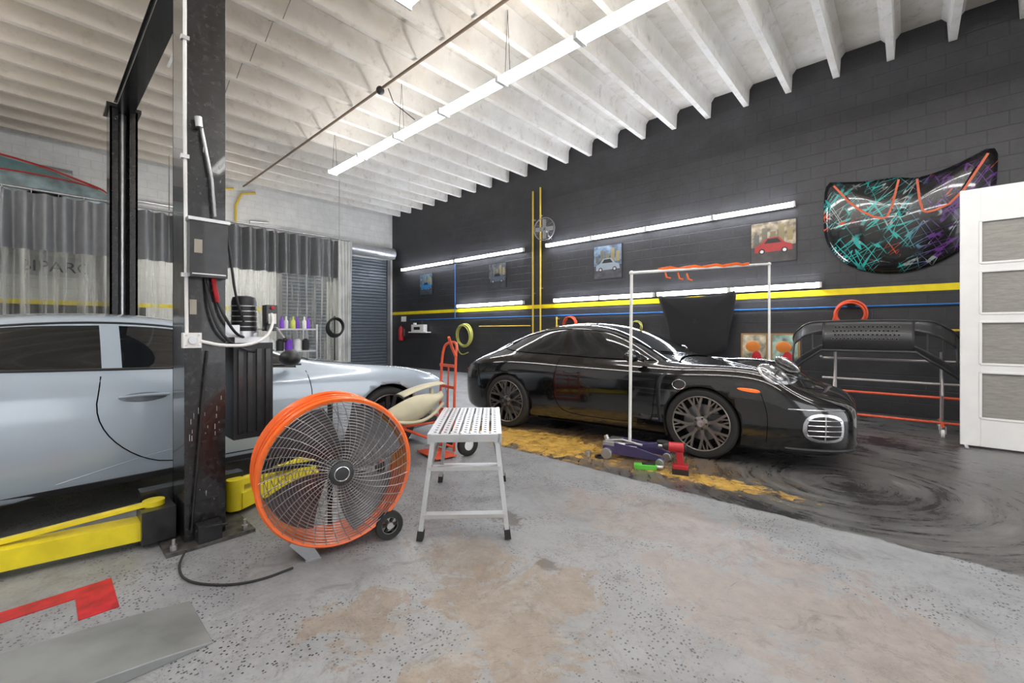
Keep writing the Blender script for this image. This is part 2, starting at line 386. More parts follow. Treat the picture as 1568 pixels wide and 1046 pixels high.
def car_body(C, paint, glass):
    xs = C['xs']; rows = []
    for x in xs:
        w = tab(C['w'],x); b = tab(C['b'],x); s_ = tab(C['s'],x); r = tab(C['r'],x); wr = tab(C['wr'],x); dr = tab(C['drop'],x)
        y7, z7 = .875*w, s_+.025; y9, z9 = wr, r-dr
        P = [(0,b),(.78*w,b),(.93*w,b+.015),(.975*w,b+.10*(s_-b)/.6),(.998*w,b+.45*(s_-b)),(1.0*w,b+.72*(s_-b)),(.965*w,s_-.035),(y7,z7),
             ((y7+y9)/2+.02*(z9-z7)/.3,(z7+z9)/2+.01),(y9,z9),(wr*.90,r-dr*.42),(wr*.5,r-dr*.08),(0,r)]
        rows.append(P)
    nk = len(rows[0]); ring = 2*(nk-1); vs = []; fs = []; ms = []
    for x, P in zip(xs, rows):
        full = [(-y, z) for y, z in P] + [(y, z) for y, z in P[-2:0:-1]]
        for y, z in full: vs.append((x, y, z))
    ns = len(xs)
    for i in range(ns-1):
        xm = (xs[i]+xs[i+1])/2
        for k in range(ring):
            kk = k if k < nk-1 else ring-1-k
            l = (k+1) % ring
            fs.append((i*ring+k, i*ring+l, (i+1)*ring+l, (i+1)*ring+k))
            mi = 0
            if kk in (7,8) and C['side'][0] < xm < C['side'][1] and not any(a < xm < b for a, b in C['pillars']): mi = 1
            if kk in (10,11) and (C['wind'][0] < xm < C['wind'][1] or C['rear'][0] < xm < C['rear'][1]): mi = 1
            if kk <= 1: mi = 2
            ms.append(mi)
    fs.append(tuple(range(ring))); ms.append(0); fs.append(tuple((ns-1)*ring+k for k in range(ring-1,-1,-1))); ms.append(0)
    me = bpy.data.meshes.new('tmp'); me.from_pydata(vs, [], fs)
    for p, k in zip(me.polygons, ms): p.material_index = k; p.use_smooth = True
    bm = bmesh.new(); bm.from_mesh(me); bmesh.ops.recalc_face_normals(bm, faces=bm.faces); bm.to_mesh(me); bm.free()
    for m_ in (paint, glass, darkpl): me.materials.append(m_)
    o = bpy.data.objects.new('tmp', me); S.collection.objects.link(o)
    sb = o.modifiers.new('s', 'SUBSURF'); sb.levels = 2; sb.render_levels = 2
    R = C['R']*1.07; cut = []
    for ax in C['ax']:
        for sd in (-1, 1):
            c = MB(); y0 = .58*sd; y1 = 1.3*sd
            c.cyl((ax,y0,C['R']+.01),(ax,y1,C['R']+.01), R, darkpl, n=64); co = c.obj('tmpc'); cut.append(co)
            bo = o.modifiers.new('b', 'BOOLEAN'); bo.operation = 'DIFFERENCE'; bo.object = co; bo.solver = 'EXACT'
    dg = bpy.context.evaluated_depsgraph_get(); me2 = bpy.data.meshes.new_from_object(o.evaluated_get(dg))
    for c in cut+[o]: bpy.data.objects.remove(c)
    for p in me2.polygons:
        for ax in C['ax']:
            d = math.hypot(p.center.x-ax, p.center.z-C['R']-.01)
            if d < R+.004 and abs(p.center.y) > .55: p.material_index = 2
    return me2

def wheel(q, c, R, sd, style, rimm, rimd, wid=.27, lip=None):
    c = V(c); ax = V((0,sd,0)); Ri = R*.775
    q.lathe([(Ri,-wid),(R*.93,-wid),(R*.985,-wid+.03),(R,-wid+.07),(R,-.06),(R*.985,-.02),(R*.94,.0),(R*.86,.008),(Ri*1.015,.0),(Ri,-.01)], c, ax, blackrub, 56, cap=False)
    q.lathe([(Ri,.0),(Ri*.965,-.005),(Ri*.95,-.03),(Ri*.93,-.2),(Ri*.3,-.205),(.001,-.205)], c, ax, rimd, 56, cap=False)
    q.ring(c, ax, Ri*.985, .007, lip or rimm, 56, 6)
    q.lathe([(R*.52,-.12),(R*.52,-.095),(R*.2,-.095),(R*.2,-.12)], c, ax, mat('brake_disc', (.25,.25,.26), .35, .8), 40)
    x, y = V((1,0,0)), V((0,0,1))
    P = lambda r, a, h: c+(x*math.cos(a)+y*math.sin(a))*r+ax*h
    n = 8 if style == 'mesh' else 5
    for i in range(n):
        a = 2*pi*i/n+.2
        if style == 'mesh':
            q.beam(P(R*.1,a,-.025), P(Ri*.50,a,-.018), .034, .03, rimm, ax, .026, .026)
            for s_ in (-1,1):
                q.beam(P(Ri*.45,a,-.016), P(Ri*.97,a+s_*.24,-.008), .024, .026, rimm, ax, .024, .026)
                q.beam(P(Ri*.70,a+s_*.12,-.016), P(Ri*.97,a+s_*.05,-.010), .014, .02, rimm, ax, .014, .02)
        else:
            for s_ in (-1,1):
                q.beam(P(R*.12,a+s_*.3,-.02), P(Ri*.96,a+s_*.17,-.008), .035, .03, rimm, ax, .045, .03)
    q.lathe([(R*.20,-.05),(R*.20,-.012),(R*.15,-.002),(.02,.0)], c, ax, rimm, 30)
    q.lathe([(R*.1,0),(R*.095,.006),(.01,.007)], c, ax, silver, 20)
    for i in range(5):
        a = 2*pi*i/5; p = P(R*.155,a,-.004); q.cyl(p, p+ax*.008, .011, darkpl, n=8)
    q.box(P(R*.42,0.4,-.09), (.12,.06,.08), mat('caliper_dark', (.05,.05,.05), .4))

class Proj:
    def __init__(s, me):
        s.t = BVHTree.FromPolygons([v.co[:] for v in me.vertices], [p.vertices[:] for p in me.polygons])
    def pt(s, mode, u, v, off):
        if mode == 'side': o, d = V((u,-3,v)), V((0,1,0))
        elif mode == 'front': o, d = V((4,u,v)), V((-1,0,0))
        elif mode == 'rear': o, d = V((-4,u,v)), V((1,0,0))
        elif mode == 'diag': o, d = V((2.0,-2.0,0))+V((.707,.707,0))*u+V((0,0,v)), V((-.707,.707,0))
        else: o, d = V((u,v,3)), V((0,0,-1))
        h = s.t.ray_cast(o, d)
        if h[0] is None: return None
        n = h[1]
        if n.dot(d) > 0: n = -n
        return h[0]+n*off
def resample(pts, n, closed=False):
    P = [V((*p, 0)) for p in pts]
    if closed: P.append(P[0])
    L_ = [0]
    for a, b in zip(P, P[1:]): L_.append(L_[-1]+(b-a).length)
    out = []
    for i in range(n if closed else n+1):
        t = L_[-1]*i/n
        for k in range(len(P)-1):
            if t <= L_[k+1]+1e-9:
                f = (t-L_[k])/max(1e-9, L_[k+1]-L_[k]); p = P[k].lerp(P[k+1], f); out.append((p.x, p.y)); break
    return out
def smooth2(pts, it=2, closed=True):
    for _ in range(it):
        n = len(pts); new = []
        for i in range(n if closed else n-1):
            a = pts[i]; b = pts[(i+1) % n]
            new += [(a[0]*.75+b[0]*.25, a[1]*.75+b[1]*.25), (a[0]*.25+b[0]*.75, a[1]*.25+b[1]*.75)]
        if not closed: new = [pts[0]]+new+[pts[-1]]
        pts = new
    return pts
def line_on(q, pr, mode, pts, r, m, n=40, both=True, off=0.0, sm=2, closed=False):
    if sm: pts = smooth2(pts, sm, closed)
    P = [pr.pt(mode, u, v, off) for u, v in resample(pts, n, closed)]
    runs = [[]]
    for p in P:
        if p is None or (runs[-1] and (runs[-1][-1]-p).length > .25): runs.append([])
        if p is not None: runs[-1].append(p)
    for rr in runs:
        if len(rr) > 1:
            cl = closed and len(runs) == 1
            q.tube(rr, r, m, 6, cl)
            if both: q.tube([V((p.x,-p.y,p.z)) for p in rr], r, m, 6, cl)
def patch_on(q, pr, mode, outline, m, off=.004, rings=6, n=48, both=True, sm=2):
    if sm: outline = smooth2(outline, sm)
    O = resample(outline, n, True); cx = sum(p[0] for p in O)/n; cy = sum(p[1] for p in O)/n
    G = [[pr.pt(mode, cx+(u-cx)*k/rings, cy+(v-cy)*k/rings, off if k < rings else off*.2) for u, v in O] for k in range(0, rings+1)]
    for sgn in ((1,-1) if both else (1,)):
        vs = []; idx = {}; fs = []
        for k in range(rings+1):
            for i in range(n):
                p = G[k][i]
                if p is None: continue
                idx[(k,i)] = len(vs); vs.append((p.x, p.y*sgn, p.z))
        for k in range(rings):
            for i in range(n):
                j = (i+1) % n; f = [idx.get((k,i)), idx.get((k,j)), idx.get((k+1,j)), idx.get((k+1,i))]
                if None in f: continue
                fs.append(tuple(f))
        q.add(vs, fs, m)

glassm = mat('tinted_glass', (.008,.01,.012), .03, 0, .6, var=.1)
lens = mat('headlight_lens', (.55,.56,.58), .05, .3, 1.0, var=.3, nscale=20)
lensd = mat('headlight_dark', (.22,.22,.235), .10, .4, 1.0, nscale=14, var=.8)
amber = mat('amber_lens', (.9,.16,.02), .2, 0, .5, emit=.3)
seam = mat('panel_gap', (.003,.003,.003), .8, spec=0)
rimdk = mat('wheel_barrel_dark', (.012,.012,.014), .5, .3)

# --- black rear-engined sports coupe
pblack = mat('black_car_paint', (.0035,.0035,.004), .12, 0, 1.0, nscale=3, var=.2)
C9 = dict(
 xs=[2.52,2.512,2.47,2.39,2.27,2.12,2.0,1.88,1.75,1.55,1.3,1.1,.96,.84,.64,.42,.18,0,-.2,-.34,-.40,-.6,-.8,-1.0,-1.2,-1.4,-1.58,-1.75,-1.9,-2.0,-2.06,-2.10,-2.12],
 r=[(2.52,.57),(2.47,.63),(2.39,.66),(2.27,.685),(2.12,.715),(2.0,.745),(1.8,.785),(1.55,.83),(1.3,.88),(1.1,.93),(.96,.965),(.84,1.01),(.64,1.13),(.42,1.245),(.18,1.335),(0,1.37),(-.2,1.392),(-.45,1.39),(-.8,1.345),(-1.0,1.295),(-1.2,1.23),(-1.4,1.15),(-1.58,1.07),(-1.75,.995),(-1.9,.92),(-2.0,.86),(-2.06,.80),(-2.12,.70)],
 s=[(2.52,.52),(2.47,.575),(2.39,.61),(2.27,.655),(2.12,.715),(2.0,.79),(1.88,.875),(1.75,.915),(1.55,.93),(1.3,.925),(1.1,.91),(.84,.905),(.4,.91),(-.3,.925),(-.8,.945),(-1.2,.95),(-1.5,.92),(-1.75,.87),(-1.95,.81),(-2.05,.75),(-2.12,.66)],
 w=[(2.52,.46),(2.512,.54),(2.47,.64),(2.39,.735),(2.27,.81),(2.12,.865),(2.0,.89),(1.8,.91),(1.4,.92),(1.1,.912),(.8,.885),(.3,.875),(-.3,.885),(-.7,.905),(-1.0,.93),(-1.3,.94),(-1.7,.90),(-1.9,.84),(-2.0,.77),(-2.08,.68),(-2.12,.58)],
 b=[(2.52,.22),(2.39,.15),(2.0,.13),(-1.8,.15),(-2.0,.2),(-2.12,.33)],
 wr=[(2.52,.34),(2.2,.50),(1.8,.56),(1.3,.63),(.96,.70),(.84,.71),(.64,.69),(.42,.655),(.18,.62),(0,.60),(-.5,.585),(-.8,.575),(-1.2,.54),(-1.58,.53),(-1.9,.55),(-2.12,.40)],
 drop=[(2.52,.02),(2.15,.0),(1.5,.005),(1.1,.01),(.96,.025),(.84,.045),(.64,.07),(.2,.085),(-.8,.085),(-1.2,.075),(-1.58,.06),(-1.9,.04),(-2.12,.03)],
 side=(-1.45,.86), pillars=[(-.40,-.34)], wind=(.17,.86), rear=(-1.62,-.72), ax=(1.27,-1.16), R=.345)
def black_coupe():
    e = empty('black_sports_car', (-2.89,5.23,0), math.radians(6))
    me = car_body(C9, pblack, glassm); me.name = 'car_body'; o = bpy.data.objects.new('body', me); S.collection.objects.link(o); o.parent = e
    pr = Proj(me); q = MB()
    rim = mat('wheel_bronze_grey', (.24,.22,.20), .30, .8); R = .352
    for ax in C9['ax']:
        for sd in (-1,1): wheel(q, (ax, sd*(.895 if ax > 0 else .925), R), R, sd, 'mesh', rim, rimdk)
    line_on(q, pr, 'side', [(.84,.90),(.80,.6),(.78,.36),(.72,.27),(-.24,.27),(-.40,.36),(-.47,.6),(-.40,.92)], .0035, seam)
    line_on(q, pr, 'side', [(.9,.19),(-.7,.19)], .012, seam, sm=0)
    line_on(q, pr, 'side', [(.78,.96),(.2,.955),(-.5,.985),(-1.0,1.0),(-1.35,1.04)], .006, seam)
    line_on(q, pr, 'side', [(1.84,.25),(1.86,.5),(1.80,.70)], .003, seam)
    line_on(q, pr, 'side', [(-1.6,.35),(-1.62,.6),(-1.7,.82)], .003, seam)
    line_on(q, pr, 'top', [(1.05,-.62),(1.4,-.56),(1.8,-.48),(2.1,-.36),(2.26,-.15),(2.27,.0)], .003, seam)
    line_on(q, pr, 'top', [(1.0,-.64),(.94,-.3),(.93,0)], .012, seam)
    # headlights: upright ovals set into the front of the wings
    for s_ in (1,-1):
        n = V((.50,.56*s_,.66)).normalized(); T = V((1.87,s_*.75,.83)); h = pr.t.ray_cast(T+n, -n)[0] or T
        d = V((1,0,-.6)); d = (d-n*d.dot(n)).normalized(); yv = n.cross(d)
        Rm = Matrix((d, yv, n)).transposed()
        q.sph(h-n*.010, (.158,.112,.044), silver, Rm, 36, 16)
        q.sph(h-n*.000, (.144,.099,.046), lensd, Rm, 36, 16)
        for u, v in ((-.055,.035),(.05,.037),(-.05,-.037),(.055,-.03)): q.sph(h+n*.032+d*u+yv*v, (.026,.026,.014), lens, Rm, 12, 8)
        q.sph(h+n*.038, (.018,.05,.010), darkpl, Rm, 12, 8)
    patch_on(q, pr, 'side', [(1.80,.695),(1.61,.715),(1.59,.745),(1.79,.735)], amber, .005, n=24)
    # corner intakes with bright frames and slats
    patch_on(q, pr, 'diag', [(.89,.29),(.90,.55),(1.20,.535),(1.22,.40),(1.20,.29)], silver, .003)
    patch_on(q, pr, 'diag', [(.912,.31),(.922,.53),(1.18,.515),(1.198,.40),(1.18,.31)], darkpl, .008)
    for zz in (.35,.395,.44,.485):
        line_on(q, pr, 'diag', [(.925,zz),(1.18,zz)], .006, silver, off=.014, sm=0, n=16)
    line_on(q, pr, 'diag', [(1.05,.31),(1.05,.52)], .007, silver, off=.014, sm=0, n=10)
    patch_on(q, pr, 'front', [(-.36,.24),(.36,.24),(.38,.42),(-.38,.42)], darkpl, .006, both=False)
    line_on(q, pr, 'diag', [(.80,.575),(1.25,.57)], .006, silver, off=.002)
    line_on(q, pr, 'diag', [(.80,.215),(1.4,.215)], .016, darkpl, off=.004)
    patch_on(q, pr, 'side', [(-.32,.765),(-.08,.775),(-.08,.805),(-.32,.795)], pblack, .018, n=24)
    line_on(q, pr, 'side', [(1.06,.79),(1.14,.75),(1.10,.68),(1.02,.68),(.98,.74)], .003, silver, closed=True)
    for s_ in (1,-1):
        q.sph((.60,s_*.985,1.01), (.075,.115,.068), pblack, Matrix.Rotation(.25*s_,3,'Z'))
        q.beam((.66,s_*.84,.95), (.62,s_*.95,.975), .05, .02, pblack)
    line_on(q, pr, 'rear', [(-.75,.72),(0,.74),(.75,.72)], .014, mat('tail_light_red', (.5,.01,.01), .2), both=False)
    for i in range(9):
        line_on(q, pr, 'top', [(-1.70,-.40+.1*i),(-1.88,-.40+.1*i)], .008, darkpl, both=False, sm=0, n=8)
    line_on(q, pr, 'top', [(.88,-.1),(.76,-.55)], .007, seam, both=False, off=.01, sm=0)
    line_on(q, pr, 'side', [(.74,1.05),(.42,1.19),(.1,1.28),(-.35,1.31),(-.8,1.27),(-1.15,1.18),(-1.38,1.08)], .006, seam)
    q.obj('car_details', parent=e)
black_coupe()

# --- grey-blue coupe in the lift
pgrey = mat('grey_blue_car_paint', (.40,.47,.55), .22, .1, 1.0, nscale=2, var=.03)
CB = dict(
 xs=[2.42,2.40,2.35,2.27,2.15,1.95,1.7,1.45,1.2,.95,.75,.55,.35,.15,-.05,-.25,-.45,-.65,-.71,-.9,-1.1,-1.35,-1.6,-1.85,-2.1,-2.3,-2.5,-2.62,-2.7,-2.74],
 r=[(2.42,.56),(2.35,.68),(2.27,.735),(2.15,.78),(1.95,.83),(1.7,.88),(1.45,.92),(1.2,.955),(.95,.985),(.75,1.01),(.55,1.07),(.35,1.165),(.15,1.255),(-.05,1.335),(-.25,1.39),(-.45,1.415),(-.7,1.425),(-1.1,1.415),(-1.5,1.36),(-1.9,1.27),(-2.2,1.16),(-2.5,1.08),(-2.65,1.02),(-2.74,.85)],
 s=[(2.42,.51),(2.35,.61),(2.27,.68),(2.15,.74),(1.95,.81),(1.7,.86),(1.45,.89),(1.2,.90),(.75,.92),(.2,.94),(-.5,.965),(-1.2,.985),(-1.9,1.0),(-2.4,.97),(-2.62,.9),(-2.74,.78)],
 w=[(2.42,.55),(2.40,.66),(2.35,.76),(2.27,.83),(2.1,.89),(1.8,.935),(1.45,.95),(1.0,.93),(.4,.915),(-.3,.92),(-.9,.935),(-1.7,.97),(-2.2,.93),(-2.5,.85),(-2.68,.74),(-2.74,.64)],
 b=[(2.42,.28),(2.3,.2),(2.0,.17),(-2.0,.2),(-2.74,.35)],
 wr=[(2.42,.36),(2.15,.55),(1.7,.62),(1.2,.68),(.75,.74),(.55,.74),(.35,.70),(.15,.66),(-.1,.62),(-.45,.60),(-1.0,.59),(-1.8,.58),(-2.2,.62),(-2.74,.5)],
 drop=[(2.42,.02),(1.95,.01),(1.2,.015),(.75,.025),(.55,.045),(.35,.065),(0,.085),(-1.5,.085),(-2.1,.06),(-2.74,.03)],
 side=(-1.9,.6), pillars=[(-.71,-.65)], wind=(-.2,.6), rear=(-2.25,-1.4), ax=(1.43,-1.78), R=.35)
def grey_coupe():
    e = empty('grey_sports_coupe', (-4.90,1.02,0), math.radians(90))
    me = car_body(CB, pgrey, glassm); me.name = 'coupe_body'; o = bpy.data.objects.new('body', me); S.collection.objects.link(o); o.parent = e
    pr = Proj(me); q = MB(); rim = mat('wheel_dark_grey', (.08,.08,.085), .3, .8)
    for ax in CB['ax']:
        for sd in (-1,1): wheel(q, (ax, sd*.925, .35), .35, sd, 'five', rim, rimdk, lip=rim)
    line_on(q, pr, 'side', [(.62,.92),(.66,.7),(.62,.42),(.5,.30),(-.35,.30),(-.60,.42),(-.78,.68),(-.74,.97)], .004, seam)
    line_on(q, pr, 'side', [(.60,.975),(.1,.99),(-.6,1.01),(-1.2,1.03),(-1.8,1.07)], .011, darkpl)
    line_on(q, pr, 'side', [(.42,1.10),(.15,1.20),(-.2,1.305),(-.7,1.35),(-1.3,1.31),(-1.8,1.20)], .010, darkpl)
    patch_on(q, pr, 'side', [(1.0,.27),(-1.25,.27),(-1.25,.22),(1.0,.22)], darkpl, .004, sm=0)
    line_on(q, pr, 'side', [(.95,.36),(.3,.46),(-.4,.42),(-.95,.30)], .003, pgrey)
    line_on(q, pr, 'top', [(.72,-.66),(1.2,-.64),(1.7,-.6),(2.1,-.52),(2.2,-.2),(2.21,0)], .0035, seam)
    line_on(q, pr, 'top', [(.70,-.68),(.64,-.3),(.63,0)], .014, darkpl)
    patch_on(q, pr, 'side', [(-.66,.80),(-.52,.775),(-.38,.80),(-.40,.835),(-.52,.85),(-.65,.835)], mat('handle_recess', (.13,.15,.17), .3, .2, .6), .002, n=32)
    line_on(q, pr, 'side', [(-.66,.822),(-.52,.828),(-.38,.822)], .012, pgrey, off=.018)
    patch_on(q, pr, 'front', [(-.42,.30),(.42,.30),(.45,.55),(-.45,.55)], darkpl, .006, both=False)
    patch_on(q, pr, 'diag', [(.95,.62),(1.30,.64),(1.28,.71),(.98,.69)], lens, .006)
    for s_ in (1,-1):
        q.sph((.42,s_*1.02,1.05), (.085,.12,.07), darkpl, Matrix.Rotation(.25*s_,3,'Z'))
        q.beam((.48,s_*.86,.985), (.44,s_*.98,1.01), .06, .025, darkpl)
    q.obj('coupe_details', parent=e)
grey_coupe()

# --- car raised on a four-post lift behind the curtain: film-covered, red roof rails
def raised_car():
    e = empty('raised_car', (-12.85,-1.70,3.18), math.radians(-90))
    pw = mat('teal_grey_film', (.20,.27,.29), .12, .1, 1.0, nscale=4, var=.35)
    pred = mat('red_car_paint', (.35,.02,.02), .3, 0, .6)
    C = dict(CB); C['rear'] = (-2.45,-1.0); C['side'] = (-2.1,.6)
    me = car_body(C, pw, mat('teal_glass', (.10,.20,.21), .12, 0, .6)); o = bpy.data.objects.new('body', me); S.collection.objects.link(o); o.parent = e
    pr = Proj(me)
    q = MB(); rim = mat('wheel_silver', (.5,.5,.5), .3, .9)
    for ax in CB['ax']:
        for sd in (-1,1): wheel(q, (ax, sd*.925, .35), .35, sd, 'five', rim, rimdk)
    line_on(q, pr, 'top', [(.4,.58),(-.4,.54),(-1.2,.53),(-1.9,.53),(-2.4,.54),(-2.66,.50)], .03, pred)
    line_on(q, pr, 'side', [(.9,.93),(-.6,1.0),(-1.6,1.03),(-2.5,.99)], .02, pred)
    q.obj('wheels_and_trim', parent=e)
    q = MB()
    for x in (-13.6,-12.1): q.bb((x-.22,-4.4,3.04),(x+.22,1.25,3.175), steel)
    for x in (-13.95,-11.85):
        for y in (-4.3,1.15): q.bb((x-.07,y-.07,0),(x+.07,y+.07,3.45), black)
    for y in (-4.3,1.15): q.bb((-13.95,y-.06,2.94),(-11.85,y+.06,3.04), black)
    q.obj('four_post_lift', bevel=.005)
raised_car()

# ---------------------------------------------------------------- two-post lift
def chaik(P, it=3):
    P = [V(p) for p in P]
    for _ in range(it):
        n = [P[0]]
        for a, b in zip(P, P[1:]): n += [a.lerp(b,.25), a.lerp(b,.75)]
        P = n+[P[-1]]
    return P
def lift():
    q = MB(); scuff = mat('scuffed_black_column', (.014,.014,.015), .25, .1, .4, nscale=30, var=.8)
    scr = mat('paint_scrape', (.45,.45,.46), .5)
    for X0, X1, sgn in ((-3.50,-3.17,-1),(-6.93,-6.60,1)):
        Y0, Y1 = (.58,.79) if sgn < 0 else (.53,.77)
        top = 3.95
        if sgn < 0:
            q.bb((X1-.02,Y0,0),(X1,Y1,top), scuff)
            q.bb((X0,Y0,0),(X1-.02,Y0+.02,top), scuff); q.bb((X0,Y1-.02,0),(X1-.02,Y1,top), scuff)
            q.bb((X0,Y0,0),(X0+.015,Y0+.06,top), scuff); q.bb((X0,Y1-.06,0),(X0+.015,Y1,top), scuff)
        else:
            q.bb((X0,Y0,0),(X0+.02,Y1,3.80), scuff)
            q.bb((X0+.02,Y0,0),(X1,Y0+.02,3.80), scuff); q.bb((X0+.02,Y1-.02,0),(X1,Y1,3.80), scuff)
            q.bb((X1-.015,Y0,0),(X1,Y0+.07,3.80), scuff); q.bb((X1-.015,Y1-.07,0),(X1,Y1,3.80), scuff)
            q.bb((X0-.03,Y0-.03,3.80),(X1+.03,Y1+.03,3.84), scuff)
            q.cyl(((X0+X1)/2,.65,0),((X0+X1)/2,.65,3.8),.04,steel)
        q.bb((X0-.12,Y0-.10,0),(X1+.10,Y1+.14,.022), mat('base_plate', (.09,.085,.08), .5, .5, nscale=20, var=.5))
        for a in (X0-.07, X1+.06):
            for b_ in (Y0-.06, Y1+.09): q.cyl((a,b_,.02),(a,b_,.05),.018,steel,n=6); q.cyl((a,b_,.05),(a,b_,.085),.009,steel,n=8)
    # scrapes through the column paint
    for i in range(26):
        y = random.uniform(.60,.77); z = random.choice((random.gauss(.70,.08), random.gauss(.70,.08), random.uniform(.15,2.4))); h = random.uniform(.004,.04)
        q.bb((-3.171,y,z),(-3.1690,y+random.uniform(.0015,.004),z+h), scr)
    q.beam((-3.33,.69,3.87),(-6.80,.66,3.87), .12, .13, scuff)
    q.beam((-3.33,.69,3.94),(-6.80,.66,3.94), .16, .012, scuff); q.beam((-3.33,.69,3.80),(-6.80,.66,3.80), .16, .012, scuff)
    for sx, X in ((-1,-3.52),(1,-6.58)):
        if sx < 0:
            q.bb((-3.60,.42,.04),(-3.50,.98,.28), black)
            q.bb((-3.50,.40,.03),(-3.28,.56,.22), black)
            for s_, (ex, ey) in ((-1,(-3.60,-.75)),(1,(-4.05,1.95))):
                y0 = .47 if s_ < 0 else .92
                q.beam((-3.38 if s_ < 0 else -3.46,y0,.10),(ex,ey,.10), .13, .11, yellow)
                q.beam((-3.38 if s_ < 0 else -3.46,y0,.24),(V((-3.46,y0,.16)).lerp(V((ex,ey,.16)),.6)), .05, .02, yellow)
                q.cyl((-3.40 if s_ < 0 else -3.46,y0,.04),(-3.40 if s_ < 0 else -3.46,y0,.25), .055, yellow, n=20)
                q.cyl((ex,ey,.15),(ex,ey,.185), .055, blackrub, n=20); q.cyl((ex,ey,.03),(ex,ey,.15), .03, steel, n=16)
        else:
            q.bb((X-.06,.44,.10),(X+.06,.95,.34), black)
            for ey in (-.35, 1.7):
                q.beam((X+.04,.7,.12),(-6.0,ey,.12), .12, .10, yellow); q.cyl((-6.0,ey,.05),(-6.0,ey,.18), .05, blackrub)
    q.beam((-3.44,.93,.22),(-3.78,1.60,.21), .04, .04, yellow)
    # control box, hooks
    q.bb((-3.17,.59,1.60),(-3.08,.78,1.93), black); q.bb((-3.175,.58,1.93),(-3.07,.79,1.95), steel)
    q.bb((-3.079,.61,1.74),(-3.076,.65,1.82), mat('warning_label', (.35,.32,.26), .5)); q.bb((-3.169,.605,1.38),(-3.166,.64,1.47), mat('warning_label', (.35,.32,.26), .5))
    q.bb((-3.08,.60,1.615),(-3.077,.77,1.622), steel)
    # power unit
    q.bb((-3.47,.86,.56),(-3.27,1.10,1.20), darkpl)
    for i in range(4): q.bb((-3.27,.885+.055*i,.60),(-3.255,.915+.055*i,1.16), black)
    q.bb((-3.45,.80,1.24),(-3.28,.90,1.32), steel); q.bb((-3.44,.87,1.20),(-3.28,1.08,1.24), steel)
    q.cyl((-3.37,.95,1.24),(-3.37,.95,1.28), .085, steel)
    q.lathe([(.072,0),(.075,.01),(.075,.20),(.068,.23),(.04,.24)], (-3.37,.95,1.28), (0,0,1), darkpl, 24)
    for i in range(5): q.ring((-3.37,.95,1.31+.035*i), (0,0,1), .077, .004, steel, 32, 5)
    q.bb((-3.33,1.05,1.28),(-3.24,1.12,1.46), black); q.bb((-3.245,1.06,1.33),(-3.235,1.11,1.40), whitep); q.cyl((-3.24,1.085,1.44),(-3.22,1.085,1.44), .012, red)
    q.tube([(-3.3,1.05,1.30),(-3.2,1.10,1.30),(-3.10,1.12,1.22)], .008, steel); q.sph((-3.10,1.12,1.22), .016, blackrub)
    q.box((-3.14,.61,1.225), (.05,.09,.09), whitep); q.cyl((-3.115,.61,1.225),(-3.10,.61,1.225), .022, steel)
    for dy in (-.03,.03):
        for dz in (-.03,.03): q.cyl((-3.115,.61+dy,1.225+dz),(-3.112,.61+dy,1.225+dz), .006, steel, n=8)
    q.tube([(-3.16,.59,1.27),(-3.155,.58,2.5),(-3.155,.58,3.9)], .010, whitep)
    for z in (1.6,2.3,3.0): q.bb((-3.17,.56,z),(-3.14,.60,z+.025), steel)
    q.tube(chaik([(-3.12,.65,1.22),(-3.08,.75,1.19),(-3.08,.90,1.19),(-3.13,1.02,1.24),(-3.20,1.08,1.34),(-3.24,1.08,1.40)],2), .010, whitep, 8)
    q.tube([(-3.14,.65,2.55),(-3.13,.71,2.2),(-3.13,.725,1.98)], .009, steel); q.cyl((-3.13,.645,2.5),(-3.13,.64,2.56),.02,steel)
    q.tube([(-3.14,.72,1.60),(-3.13,.725,1.54),(-3.14,.74,1.46)], .014, red)
    q.tube(chaik([(-3.15,.73,1.5),(-3.10,.77,1.36),(-3.14,.84,1.26),(-3.28,.92,1.24)],2), .009, darkpl)
    q.tube(chaik([(-3.15,.68,1.6),(-3.12,.70,1.40),(-3.10,.76,1.24),(-3.12,.88,1.16),(-3.26,.98,1.14)],2), .009, darkpl)
    q.tube(chaik([(-3.18,.80,1.9),(-3.16,.82,1.7),(-3.15,.84,1.5),(-3.2,.90,1.34)],2), .008, darkpl)
    q.tube([(-3.15,.69,1.16),(-3.14,.66,.8),(-3.14,.64,.5),(-3.14,.61,.08)], .006, darkpl)
    q.box((-3.12,.69,.075), (.09,.12,.10), darkpl); q.tube([(-3.12,.63,.09),(-3.05,.69,.12),(-3.1,.78,.09)], .008, darkpl)
    q.obj('two_post_car_lift', bevel=.0008)
lift()
q = MB()
pts = [(-3.03,.56,.03),(-2.90,.50,.007),(-2.70,.50,.007),(-2.52,.62,.007),(-2.44,.76,.007),(-2.44,.92,.007)]
q.tube(chaik(pts), .006, blackrub); q.obj('power_cable')

